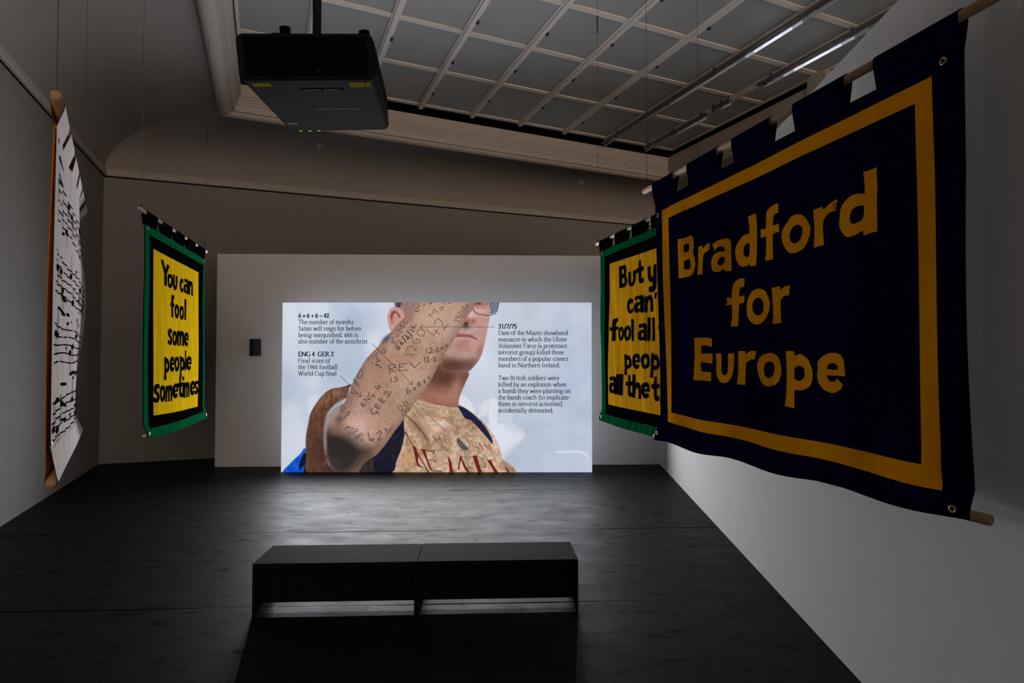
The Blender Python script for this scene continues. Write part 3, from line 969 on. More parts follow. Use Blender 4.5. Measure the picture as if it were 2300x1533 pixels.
# lower sleeve: white in front, orange behind the rod
for nm, sgn, m in (('sleeve_front', -1, 'white'), ('sleeve_back', 1, 'orange')):
    vs_, fs = [], []
    prof = [((0.005 if sgn < 0 else 0.011), 0.14), ((0.009 if sgn < 0 else 0.013), 0.10), (0.015, 0.06), (0.019, 0.03), (0.024, 0.0), (0.017, -0.017), (0.0, -0.025)]
    nx = 40
    for y, z in prof:
        for i in range(nx + 1):
            x = -0.012 + 2.37 * i / nx
            vs_.append((x, sgn * y + fold_mus(x, z)[1] * min(1, max(0, (z + 0.02) / 0.14)) + (-0.004 if sgn < 0 else 0.0), z))
    for j in range(len(prof) - 1):
        for i in range(nx):
            a = j * (nx + 1) + i
            fs.append((a, a + 1, a + nx + 2, a + nx + 1))
    obj(nm, vs_, fs, M[m], B.o, True)
B.rod('top_rod', -0.13, 2.46, 1.70, 0.022, M['rod'])
B.rod('bottom_rod', -0.03, 2.40, 0.0, 0.021, M['rod'])
B.eyelet(0.06, 0.17)
B.eyelet(0.05, 1.55)
B.wire(-0.10, 1.72, 4.10)
B.wire(2.43, 1.72, 4.10)


def ribbon(mb, pts, w, off):
    """inked stroke following the cloth"""
    P = []
    for i, (x, z) in enumerate(pts):
        a, c = pts[max(0, i - 1)], pts[min(len(pts) - 1, i + 1)]
        tx, tz = c[0] - a[0], c[1] - a[1]
        l = math.hypot(tx, tz) or 1
        nx_, nz_ = -tz / l * w / 2, tx / l * w / 2
        for s in (1, -1):
            xx, zz = x + s * nx_, z + s * nz_
            P.append((xx, fold_mus(xx, zz)[1] - off, zz))
    mb.add(P, [(2 * i, 2 * i + 1, 2 * i + 3, 2 * i + 2) for i in range(len(pts) - 1)])


rm = random.Random(11)
for q, ztop in enumerate((1.405, 1.05, 0.71, 0.345)):
    lines, notes = MB(), MB()
    for k in range(5):
        x = 0.06 + rm.uniform(0, 0.05)
        while x < 2.15:
            ln = rm.uniform(0.18, 0.7)
            n_ = 8
            x1 = min(2.22, x + ln)
            ribbon(lines, [(x + (x1 - x) * i / n_, ztop - k * 0.045 + 0.006 * math.sin(5 * (x + (x1 - x) * i / n_) + q + k)) for i in range(n_ + 1)], 0.007, 0.009)
            x = x1 + rm.uniform(0.01, 0.06)
    x = 0.12
    while x < 2.15:
        zc = ztop - rm.uniform(0.0, 0.18)
        h = rm.choice((-1, 1)) * rm.uniform(0.07, 0.14)
        ribbon(notes, [(x, zc), (x + rm.uniform(-.01, .01), zc + h)], 0.010, 0.010)
        ribbon(notes, [(x - 0.035, zc - 0.012), (x, zc), (x + 0.012, zc + 0.008)], 0.028, 0.010)
        if rm.random() < 0.45:
            dx = rm.uniform(0.12, 0.3)
            ribbon(notes, [(x, zc + h), (x + dx, zc + h + rm.uniform(-.04, .04))], 0.016, 0.010)
        x += rm.uniform(0.05, 0.20)
    st = lines.build('music_stave', M['ink'], B.o)
    st['kind'] = 'stuff'
    notes.build('music_notes', M['ink'], st)['kind'] = 'stuff'

# ------------------------------------------------------------------ projected picture, painted in code
PWX, PHY = 699, 380                                   # picture units
YY, XX = np.mgrid[0:PHY + 1, 0:PWX + 1].astype(np.float64)
rs = np.random.RandomState(5)


def vnoise(cx, cy, seed):
    r_ = np.random.RandomState(seed)
    gw_, gh_ = int(PWX / cx) + 3, int(PHY / cy) + 3
    g = r_.rand(gh_, gw_)
    fx, fy = XX / cx, YY / cy
    ix, iy = fx.astype(int), fy.astype(int)
    tx, ty = fx - ix, fy - iy
    tx, ty = tx * tx * (3 - 2 * tx), ty * ty * (3 - 2 * ty)
    return (g[iy, ix] * (1 - tx) + g[iy, ix + 1] * tx) * (1 - ty) + (g[iy + 1, ix] * (1 - tx) + g[iy + 1, ix + 1] * tx) * ty - 0.5


FINE = (rs.rand(PHY + 1, PWX + 1) - 0.5) + vnoise(2.2, 2.2, 1)
MID = vnoise(6, 6, 2) + 0.6 * vnoise(13, 13, 3)
BIG = vnoise(40, 40, 4) + 0.6 * vnoise(18, 18, 8)
STREAK = vnoise(3, 14, 6) + 0.7 * vnoise(7, 26, 7)
img = np.zeros((PHY + 1, PWX + 1, 3))


def K(o):
    """tracing scale: (x offset, y offset, units per picture unit)"""
    return lambda *p: [(o[0] + x / o[2], o[1] + y / o[2]) for x, y in p]


K1, K2, K3, K4, K5 = K((229, -4, 11.5)), K((129, 100, 9.582)), K((49, 200, 8.333)), K((269, 200, 8.331)), K((369, -4, 9.35))
KL, KR = K((-11, -10, 3.832)), K((339, -10, 3.832))


def catmull(p, n=4):
    out = []
    N = len(p)
    for i in range(N):
        a, b, c, d = (np.array(p[(i + k) % N]) for k in (-1, 0, 1, 2))
        for q in range(n):
            t = q / n
            out.append(tuple(0.5 * (2 * b + (c - a) * t + (2 * a - 5 * b + 4 * c - d) * t * t + (3 * b - a - 3 * c + d) * t ** 3)))
    return out


def box_of(pts, pad):
    xs, ys = [p[0] for p in pts], [p[1] for p in pts]
    return (max(0, int(min(ys) - pad)), min(PHY + 1, int(max(ys) + pad) + 2), max(0, int(min(xs) - pad)), min(PWX + 1, int(max(xs) + pad) + 2))


def seg_dist(x, y, pts, closed):
    d = np.full(x.shape, 1e9)
    n = len(pts)
    for i in range(n if closed else n - 1):
        (ax, ay), (bx, by) = pts[i], pts[(i + 1) % n]
        ex, ey = bx - ax, by - ay
        t = np.clip(((x - ax) * ex + (y - ay) * ey) / (ex * ex + ey * ey + 1e-9), 0, 1)
        d = np.minimum(d, (x - ax - t * ex) ** 2 + (y - ay - t * ey) ** 2)
    return np.sqrt(d)


def sdf(pts, pad):
    r0, r1, c0, c1 = box_of(pts, pad)
    x, y = XX[r0:r1, c0:c1], YY[r0:r1, c0:c1]
    d = seg_dist(x, y, pts, True)
    ins = np.zeros(x.shape, bool)
    n = len(pts)
    for i in range(n):
        (ax, ay), (bx, by) = pts[i], pts[i - 1]
        if ay != by:
            ins ^= ((ay > y) != (by > y)) & (x < (bx - ax) * (y - ay) / (by - ay) + ax)
    return (slice(r0, r1), slice(c0, c1)), np.where(ins, -d, d)


def put(sl, m, col):
    img[sl] = img[sl] * (1 - m[..., None]) + np.asarray(col, float) * m[..., None]


def fill(pts, col, soft=1.2, alpha=1.0, smooth=True, tex=None, amp=0.0):
    if smooth:
        pts = catmull(pts)
    sl, d = sdf(pts, soft + 2)
    m = np.clip(0.5 - d / soft, 0, 1) * alpha
    c = np.asarray(col, float)
    if tex is not None:
        c = c + tex[sl][..., None] * amp
    put(sl, m, c)
    return sl, d, m


def stroke(pts, w, col=(45, 42, 48), alpha=0.85, soft=1.0):
    r0, r1, c0, c1 = box_of(pts, w + soft + 2)
    if r1 <= r0 or c1 <= c0:
        return
    sl = (slice(r0, r1), slice(c0, c1))
    d = seg_dist(XX[sl], YY[sl], pts, False)
    put(sl, np.clip((w / 2 + soft / 2 - d) / soft, 0, 1) * alpha, col)


def ring(c, rx, ry=None, a0=0, a1=360):
    ry = ry or rx
    return [(c[0] + rx * math.cos(math.radians(a0 + (a1 - a0) * i / 14)), c[1] + ry * math.sin(math.radians(a0 + (a1 - a0) * i / 14))) for i in range(15)]


def blob(x, y, rx, ry, col, alpha, rot=0.0, mask=1.0):
    c, s = math.cos(rot), math.sin(rot)
    u_ = ((XX - x) * c + (YY - y) * s) / rx
    w_ = (-(XX - x) * s + (YY - y) * c) / ry
    put((slice(None), slice(None)), np.exp(-(u_ * u_ + w_ * w_)) * alpha * mask, col)


# out of focus background
img[:] = (198, 207, 222)
blob(40, 20, 120, 80, (214, 224, 238), 0.8)
blob(130, 150, 120, 60, (188, 201, 222), 0.7)
blob(170, 30, 40, 40, (186, 200, 228), 0.6)
blob(235, 60, 30, 70, (214, 222, 236), 0.7)
blob(20, 330, 70, 60, (208, 217, 230), 0.7)
blob(560, 90, 140, 100, (205, 213, 231), 0.8)
blob(680, 200, 80, 120, (186, 198, 224), 0.7)
blob(470, 160, 60, 60, (212, 218, 234), 0.7)
blob(640, 360, 90, 60, (192, 204, 224), 0.5)
blob(560, 270, 80, 50, (190, 203, 220), 0.6)
for q, c, a in ((((60, 215), (82, 205), (85, 240), (58, 245)), (214, 221, 232), 0.8), (((40, 300), (55, 290), (58, 325), (42, 335)), (214, 216, 228), 0.6),
                (((105, 8), (135, 6), (130, 160), (112, 170)), (182, 196, 220), 0.4), (((0, 130), (60, 120), (40, 200), (0, 215)), (180, 194, 217), 0.35)):
    fill(q, c, 9, a)
fill(K4((1100, 60), (1250, 130), (1340, 260), (1380, 420), (1250, 400), (1050, 230)), (226, 230, 238), 3, 0.9)
fill(K4((1440, 480), (1540, 200), (1640, 170), (1620, 420), (1500, 470)), (222, 226, 236), 3, 0.9)
fill(K4((1660, 170), (1800, 165), (1815, 560), (1660, 590)), (228, 232, 241), 3, 0.95)
fill(K4((1890, 400), (2080, 410), (2080, 560), (1880, 560)), (224, 226, 236), 3, 0.85)
fill(K4((1560, 640), (2000, 580), (2200, 640), (2330, 780), (2200, 980), (1950, 1250), (1880, 1150), (1800, 900)), (223, 227, 239), 4, 0.95)
fill(K4((1880, 1240), (2200, 960), (2600, 1000), (2700, 1530), (2050, 1530)), (184, 197, 218), 14, 0.5)
stroke(KR((1070, 1322), (1250, 1318), (1310, 1330), (1345, 1360)), 4.5, (222, 229, 238), 0.9, 2)
fill(((0, 0), (20, 0), (90, 160), (60, 200), (0, 120)), (222, 229, 238), 30, 0.55)
fill(((0, 250), (30, 230), (55, 300), (30, 360), (0, 370)), (216, 223, 233), 16, 0.5)
fill(((135, 0), (165, 0), (190, 120), (150, 170), (140, 90)), (178, 192, 215), 14, 0.45)
fill(((300, 0), (200, 60), (200, 140), (240, 150)), (216, 223, 235), 20, 0.6)
fill(((490, 0), (699, 0), (699, 30), (560, 60)), (206, 214, 230), 20, 0.5)
fill(((610, 40), (650, 30), (660, 200), (620, 210)), (184, 196, 220), 18, 0.45)
fill(((640, 210), (699, 200), (699, 300), (650, 320)), (190, 202, 216), 16, 0.5)
fill(((500, 250), (600, 240), (610, 280), (520, 290)), (182, 197, 212), 10, 0.4)
blob(455, 120, 22, 80, (220, 225, 238), 0.6, 0.1)
img += (BIG * 8 + vnoise(70, 50, 31) * 10 + FINE * 4.5)[..., None]

# blue bag behind the arm
fill(KL((60, 1510), (120, 1420), (200, 1345), (255, 1295), (300, 1500)), (22, 88, 205), 1.4, tex=MID, amp=26)
fill(KL((195, 1460), (225, 1350), (262, 1330), (262, 1400), (215, 1465)), (18, 24, 44), 1.5)
fill(KL((240, 1500), (262, 1400), (300, 1500)), (16, 22, 40), 1.5)

# far strap shoulder, shirt
fill(K4((-60, 430), (150, 200), (300, 90), (900, 200), (1060, 260), (1060, 420), (200, 480)), (176, 136, 112), 1.3)
fill(K4((1040, 240), (1200, 300), (1400, 440), (1560, 590), (1700, 760), (1800, 930), (1890, 1200), (1880, 1240), (2040, 1540), (-260, 1540), (-100, 1300), (0, 1080), (50, 820), (20, 560), (-60, 480), (200, 280), (300, 170), (600, 250)),
     (193, 160, 132), 1.3, tex=MID * 0.8 + FINE * 0.45 + BIG * 0.6, amp=62)
for (x, y, rx, ry, c, a, r_) in ((420, 760, 90, 330, (122, 82, 58), .65, -.55), (560, 420, 160, 60, (176, 130, 98), .6, .2), (800, 600, 160, 70, (226, 206, 196), .7, .5), (640, 980, 60, 330, (222, 198, 184), .6, -.5),
                                (1130, 650, 60, 200, (214, 190, 172), .5, 0), (160, 1250, 180, 220, (196, 146, 98), .75, 0), (240, 620, 60, 200, (108, 70, 48), .55, -.7), (760, 1270, 70, 60, (150, 110, 72), .5, 0),
                                (950, 700, 80, 50, (150, 112, 84), .5, .5), (860, 500, 190, 26, (122, 86, 62), .5, .1), (1560, 900, 60, 240, (190, 150, 122), .6, -.5), (1300, 560, 120, 60, (178, 134, 104), .5, .5),
                                (1000, 1100, 160, 160, (212, 184, 160), .4, 0), (700, 1350, 80, 140, (222, 204, 196), .4, -.4)):
    p = K4((x, y))[0]
    c_, s_ = math.cos(r_), math.sin(r_)
    u_ = ((XX - p[0]) * c_ + (YY - p[1]) * s_) / (rx / 8.33)
    w_ = (-(XX - p[0]) * s_ + (YY - p[1]) * c_) / (ry / 8.33)
    inside_shirt = (YY > 225)
    put((slice(None), slice(None)), np.exp(-(u_ * u_ + w_ * w_)) * a * inside_shirt * np.clip(0.75 + MID * 0.9, 0, 1), c)
# folds and collar seams
stroke(K4((100, 440), (260, 590), (400, 750), (500, 900)), 3.2, (92, 58, 40), 0.7, 3)
stroke(K4((80, 760), (160, 880), (240, 1020), (330, 1180), (430, 1340), (520, 1500)), 3.0, (60, 38, 30), 0.8, 2.5)
stroke(K4((150, 860), (250, 1000), (360, 1170), (480, 1350), (590, 1500)), 2.4, (206, 160, 122), 0.7, 2)
for dy in (0, 35, 75):
    stroke(K4((430, 390 + dy * .4), (600, 385 + dy), (800, 410 + dy), (1060, 440 + dy)), 0.7, (112, 80, 62), 0.6, 1)
stroke(K4((330, 170), (520, 235), (700, 275), (900, 295), (1050, 290)), 0.9, (232, 205, 182), 0.8, 1)
# straps
fill(K4((1060, 262), (1180, 300), (1330, 400), (1480, 540), (1600, 690), (1700, 860), (1720, 980), (1650, 900), (1540, 770), (1380, 600), (1300, 530), (1210, 500), (1140, 400)), (30, 36, 66), 1.2, tex=MID, amp=10)
fill(K3((1870, 510), (1890, 640), (1895, 850), (1830, 1100), (1750, 1300), (1650, 1510), (1040, 1510), (1200, 1280), (1400, 1150), (1560, 880), (1700, 700)), (30, 30, 46), 1.3, tex=MID, amp=10)
fill(K3((1040, 1510), (1190, 1290), (1320, 1230), (1290, 1510)), (52, 44, 42), 2)
stroke(K3((1300, 1250), (1285, 1500)), 0.8, (90, 84, 84), 0.6)
stroke(K3((1180, 1350), (1130, 1500)), 0.8, (104, 92, 84), 0.6)

# neck
_nsl, _nd, _nm = fill(KR((-200, 700), (-60, 560), (150, 560), (312, 636), (290, 720), (252, 810), (232, 870), (217, 940), (110, 930), (0, 905), (-70, 880), (-170, 830)), (150, 102, 86), 1.3, tex=FINE * .7 + MID * .6, amp=20)
neck = np.zeros_like(XX)
neck[_nsl] = _nm
blob(*KR((150, 690))[0], 52, 20, (84, 52, 43), 0.92, 0.1, mask=neck)
blob(*KR((20, 640))[0], 28, 22, (96, 60, 48), 0.85, mask=neck)
blob(*KR((60, 850))[0], 40, 12, (182, 124, 112), 0.6, 0.15, mask=neck)
blob(*KR((205, 780))[0], 14, 32, (182, 136, 114), 0.7, 0.25, mask=neck)

# head: stubbled scalp, face
fill(KL((1028, 20), (1300, 20), (1300, 200), (1100, 330), (1000, 300), (1030, 160)), (152, 122, 118), 1.4, tex=FINE, amp=18)
fill(K1((320, 20), (330, 170), (400, 190), (420, 100), (455, 40)), (78, 66, 78), 1.2)
stroke(K1((405, 165), (425, 95), (440, 50)), 2.2, (38, 34, 40), 0.9)
FACE = K5((-60, 20), (930, 20), (940, 150), (930, 300), (925, 400), (905, 490), (880, 620), (850, 780), (820, 930), (780, 1080), (720, 1220), (640, 1330), (480, 1490), (300, 1490), (100, 1450), (-80, 1350))
sl, d, m = fill(FACE, (198, 156, 144), 1.3, tex=FINE * .8 + MID * .7, amp=22)
msk = np.zeros_like(XX)
msk[sl] = m


def fblob(x, y, rx, ry, col, a, r_=0.0, mm=None):
    p = K5((x, y))[0]
    c_, s_ = math.cos(r_), math.sin(r_)
    u_ = ((XX - p[0]) * c_ + (YY - p[1]) * s_) / (rx / 9.35)
    w_ = (-(XX - p[0]) * s_ + (YY - p[1]) * c_) / (ry / 9.35)
    put((slice(None), slice(None)), np.exp(-(u_ * u_ + w_ * w_)) * a * (msk if mm is None else mm), col)


for a_ in ((250, 1340, 430, 150, (92, 60, 54), .92, .12), (80, 1400, 300, 160, (92, 58, 48), .9, 0), (520, 1320, 200, 130, (112, 78, 72), .75, -.5), (400, 1130, 260, 110, (196, 158, 152), .6, 0),
           (330, 960, 190, 120, (176, 122, 116), .75, .1), (430, 860, 120, 40, (158, 116, 122), .5, 0), (720, 1060, 70, 160, (150, 104, 86), .7, .2), (800, 700, 90, 260, (196, 148, 122), .6, .1),
           (480, 610, 260, 70, (190, 166, 164), .7, .1), (420, 540, 90, 60, (86, 72, 70), .8, 0), (530, 300, 90, 100, (232, 192, 192), .8, 0), (500, 410, 110, 60, (168, 104, 92), .75, .2), (430, 480, 60, 45, (60, 34, 30), .85, -.3),
           (600, 440, 40, 60, (160, 100, 86), .6, .5), (760, 420, 130, 100, (204, 146, 134), .6, 0), (720, 90, 200, 60, (190, 132, 128), .7, .2), (640, 60, 130, 30, (96, 52, 44), .8, .1), (870, 60, 60, 40, (140, 86, 52), .6, 0),
           (750, 220, 160, 60, (224, 178, 174), .7, .1), (560, 800, 160, 45, (206, 160, 164), .6, .1), (880, 250, 40, 120, (188, 140, 130), .5, 0)):
    fblob(*a_)
fill(K5((210, 745), (250, 690), (330, 690), (420, 705), (500, 705), (580, 735), (640, 780), (670, 825), (600, 790), (500, 758), (400, 752), (300, 748)), (150, 92, 98), 2.2, 0.95)
stroke(K5((205, 748), (320, 748), (430, 752), (540, 770), (620, 800), (668, 825)), 1.3, (96, 48, 52), 0.85, 1.6)
stroke(K5((615, 380), (590, 430), (545, 470)), 1.4, (112, 62, 52), 0.7, 2)
stroke(K5((600, 100), (680, 140), (760, 155), (840, 150)), 1.6, (150, 92, 92), 0.7, 2)
stroke(K5((580, 60), (660, 45), (740, 55)), 2.4, (50, 34, 34), 0.8, 2)
# spectacles
fill(K5((930, 40), (1110, 30), (1095, 160), (1040, 250), (935, 275), (945, 200)), (98, 108, 126), 1.4, 0.95, tex=MID, amp=18)
stroke(K5((960, 90), (1060, 60)), 1.0, (160, 168, 182), 0.7)
stroke(K5((1085, 40), (1065, 180), (1000, 262), (930, 285)), 1.0, (172, 180, 194), 0.6)
stroke(K5((550, 90), (565, 140), (605, 230), (700, 280), (850, 305), (970, 300), (1050, 270), (1090, 200), (1112, 100), (1122, 20)), 1.5, (36, 36, 46), 0.95, 1)
# ear
fill(K1((100, 440), (110, 350), (150, 240), (220, 175), (320, 160), (420, 190), (500, 280), (540, 420), (440, 520), (330, 640), (260, 740), (200, 790), (150, 660)), (206, 154, 142), 1.3, tex=FINE, amp=14)
fill(K1((175, 440), (180, 350), (230, 270), (300, 265), (370, 310), (430, 400), (400, 440), (330, 330), (270, 330), (235, 440), (220, 590)), (118, 58, 56), 3, 0.9)
blob(*K1((290, 470))[0], 7, 12, (196, 140, 132), 0.8, 0.5)
stroke(K1((105, 400), (125, 560), (180, 760)), 1.2, (150, 104, 104), 0.6, 2)

# sleeve and raised forearm
sl, d, m = fill(K3((450, -10), (330, 100), (220, 250), (130, 420), (90, 620), (55, 800), (50, 1000), (60, 1200), (95, 1520), (600, 1520), (480, 1350), (430, 1150), (400, 950), (400, 750), (420, 600), (460, 420), (520, 320), (640, 210), (800, 120), (860, -60), (900, -140), (740, -90), (560, -60)),
                (104, 68, 53), 1.5, tex=STREAK * 0.45 + MID * 0.5 + FINE * 0.3, amp=40)
msl = np.zeros_like(XX)
msl[sl] = m
for a_ in ((430, 130, 260, 90, (158, 106, 78), .75, -.7), (230, 420, 80, 240, (126, 82, 62), .5, .25), (240, 1100, 120, 420, (66, 46, 42), .7, 0), (650, 30, 200, 60, (170, 124, 96), .6, -.4), (360, 1000, 40, 460, (60, 40, 36), .6, 0), (480, 1480, 160, 120, (44, 34, 32), .7, 0)):
    x, y, rx, ry, c, a, r_ = a_
    p = K3((x, y))[0]
    c_, s_ = math.cos(r_), math.sin(r_)
    u_ = ((XX - p[0]) * c_ + (YY - p[1]) * s_) / (rx / 8.33)
    w_ = (-(XX - p[0]) * s_ + (YY - p[1]) * c_) / (ry / 8.33)
    put((slice(None), slice(None)), np.exp(-(u_ * u_ + w_ * w_)) * a * msl * np.clip(0.8 + STREAK, 0, 1), c)
ARM = KL((1260, -30), (1130, 130), (1060, 210), (985, 290), (930, 340), (870, 420), (790, 500), (740, 570), (700, 640), (660, 715), (635, 780), (600, 860), (575, 905), (500, 950), (445, 1010), (418, 1100), (412, 1200), (418, 1300), (445, 1400), (500, 1500), (560, 1545),
         (680, 1520), (740, 1440), (790, 1390), (860, 1345), (930, 1270), (1000, 1170), (1070, 1080), (1130, 990), (1200, 890), (1280, 780), (1339, 690), (1390, 590), (1440, 500), (1490, 420), (1540, 340), (1575, 280), (1610, 220), (1650, 150), (1685, 100), (1730, 30), (1745, -40))
HAIR = vnoise(2.0, 7.0, 21) + 0.6 * vnoise(5.0, 2.4, 22)
sl, d, m = fill(ARM, (183, 145, 125), 1.3, tex=FINE * 0.8 + MID * 0.6 + BIG * 0.6 + HAIR * 0.7, amp=25)
arm = np.zeros_like(XX)
arm[sl] = m
ad = np.full(XX.shape, 50.0)
ad[sl] = -d
full = (slice(None), slice(None))


def ablob(k, x, y, rx, ry, col, a, r_=0.0, mm=None):
    p = k((x, y))[0]
    s = k((1, 0))[0][0] - k((0, 0))[0][0]
    c_, s_ = math.cos(r_), math.sin(r_)
    u_ = ((XX - p[0]) * c_ + (YY - p[1]) * s_) / (rx * s)
    w_ = (-(XX - p[0]) * s_ + (YY - p[1]) * c_) / (ry * s)
    put(full, np.exp(-(u_ * u_ + w_ * w_)) * a * (arm if mm is None else mm), col)


edge = np.clip(1 - ad / 20.0, 0, 1)
put(full, edge * 0.55 * arm, (112, 86, 78))
ablob(KL, 1350, 150, 170, 150, (206, 172, 153), .7, -.9)
ablob(K5, 60, 520, 180, 320, (196, 168, 150), .7, .5)
ablob(KL, 880, 620, 120, 200, (164, 122, 102), .7, .5)
ablob(KL, 700, 640, 90, 190, (152, 118, 112), .6, .45)
ablob(KL, 1180, 680, 150, 120, (196, 164, 146), .6, -.6)
ablob(KL, 1130, 900, 120, 90, (166, 136, 116), .6, -.9)
ablob(KL, 620, 900, 70, 160, (140, 108, 98), .7, .5)
ablob(KL, 1000, 980, 100, 80, (170, 134, 110), .5, -.8)
ablob(K3, 1080, 640, 190, 220, (216, 178, 170), .85, .2)
ablob(K3, 1330, 560, 180, 130, (194, 154, 132), .5, 0)
ablob(K3, 1330, 1080, 240, 110, (134, 100, 80), .85, -.75)
darkp = catmull(K3((400, 700), (600, 740), (780, 790), (930, 880), (1060, 990), (1180, 1050), (1200, 1180), (1030, 1380), (840, 1540), (560, 1560), (420, 1300), (370, 950)))
dsl, dd = sdf(darkp, 26)
dm = np.clip(0.5 - dd / 30.0, 0, 1)
dm2 = np.zeros_like(XX)
dm2[dsl] = dm
put(full, dm2 * arm * np.clip(0.97 + FINE * 0.1, 0, 1), (46, 40, 38))
ablob(K3, 1180, 1180, 160, 120, (92, 68, 56), .7, -.75)
ablob(K3, 950, 1420, 240, 90, (76, 62, 55), .4, -.4)
ablob(K3, 620, 1380, 90, 160, (78, 68, 64), .5, -.5)
ablob(K3, 660, 560, 110, 180, (104, 80, 72), .7, .3)
ablob(K3, 560, 720, 120, 60, (124, 96, 84), .5, 0)
# pale rim light of the upper arm
rim_sl, rd = sdf(catmull(K3((760, 120), (620, 215), (490, 330), (425, 450), (392, 620), (384, 800), (392, 1000), (430, 1180), (440, 1000), (436, 820), (470, 640), (540, 520), (640, 420), (710, 260))), 8)
rm2 = np.zeros_like(XX)
rm2[rim_sl] = np.clip(0.5 - rd / 5.0, 0, 1)
put(full, rm2 * 0.85 * np.clip(0.9 + FINE * .3, 0, 1), (158, 152, 160))
stroke(K3((470, 1250), (540, 1400), (640, 1490)), 3, (120, 110, 108), 0.35, 5)

# ink on the arm
INK = (52, 50, 58)
tat = []
tat += [(K1, w, q) for w, q in (
    (16, ((860, 300), (815, 255), (905, 270), (960, 235))), (16, ((835, 200), (912, 165), (915, 90))), (14, ((1005, 125), (1075, 105), (1085, 55))), (26, ((1185, 75), (1250, 58))),
    (13, ((1255, 420), (1165, 350), (1285, 325), (1300, 222), (1420, 300))), (12, ((1500, 160), (1575, 165))), (12, ((1560, 50), (1572, 88))), (14, ((1665, 60), (1700, 76), (1735, 58))),
    (14, ((1828, 495), (1970, 538))), (13, ((1922, 398), (2035, 450))), (13, ((1928, 292), (2068, 415))), (13, ((2000, 262), (2095, 335))), (13, ((2045, 212), (2115, 305))), (14, ((2035, 140), (2178, 275))),
    (14, ((1100, 735), (1200, 830), (1310, 890), (1420, 725))), (13, ((1310, 748), (1462, 875))), (14, ((1312, 605), (1335, 520), (1420, 460), (1490, 510), (1530, 600), (1575, 748), (1620, 660), (1688, 590))),
    (13, ((520, 525), (508, 570), (560, 597), (618, 562), (632, 498))), (13, ((552, 688), (430, 630), (462, 722), (350, 762), (492, 832))), (14, ((372, 850), (325, 922))), (14, ((408, 872), (360, 950))),
    (14, ((268, 942), (210, 1055), (322, 1140), (388, 1040), (402, 990))), (12, ((255, 1060), (330, 1060))),
    (22, ((712, 640), (735, 695), (800, 705), (835, 640))), (16, ((770, 650), (772, 700))), (24, ((680, 735), (782, 785))), (26, ((610, 775), (725, 902))), (24, ((575, 892), (622, 1000), (675, 940))), (20, ((600, 925), (662, 962))),
    (24, ((478, 918), (592, 1080))), (24, ((430, 1055), (470, 1145), (525, 1090))), (18, ((438, 1102), (515, 1078))), (26, ((322, 1175), (382, 1270), (432, 1220), (362, 1160))),
    (14, ((720, 880), (745, 1000), (800, 1098), (880, 1122), (946, 1070), (930, 1000), (862, 985), (832, 1040), (870, 1078))), (14, ((600, 1280), (605, 1210), (680, 1175), (750, 1200), (810, 1290), (852, 1190))), (14, ((568, 1368), (772, 1392))),
    (18, ((1110, 1250), (1132, 1335))), (18, ((1170, 1240), (1250, 1220), (1270, 1270), (1170, 1350), (1295, 1330))), (16, ((1310, 1290), (1365, 1270))), (18, ((1370, 1220), (1425, 1230), (1372, 1330), (1452, 1310))),
    (16, ((1470, 1282), (1520, 1180), (1512, 1262), (1562, 1222))), (14, ((1600, 1180), (1652, 1130), (1652, 1192), (1612, 1190))))]
for c, rx, ry in (((1490, 205), 40, 38), ((1895, 430), 34, 32), ((2175, 145), 38, 44), ((968, 830), 100, 86)):
    tat.append((K1, 13, ring(c, rx, ry)))
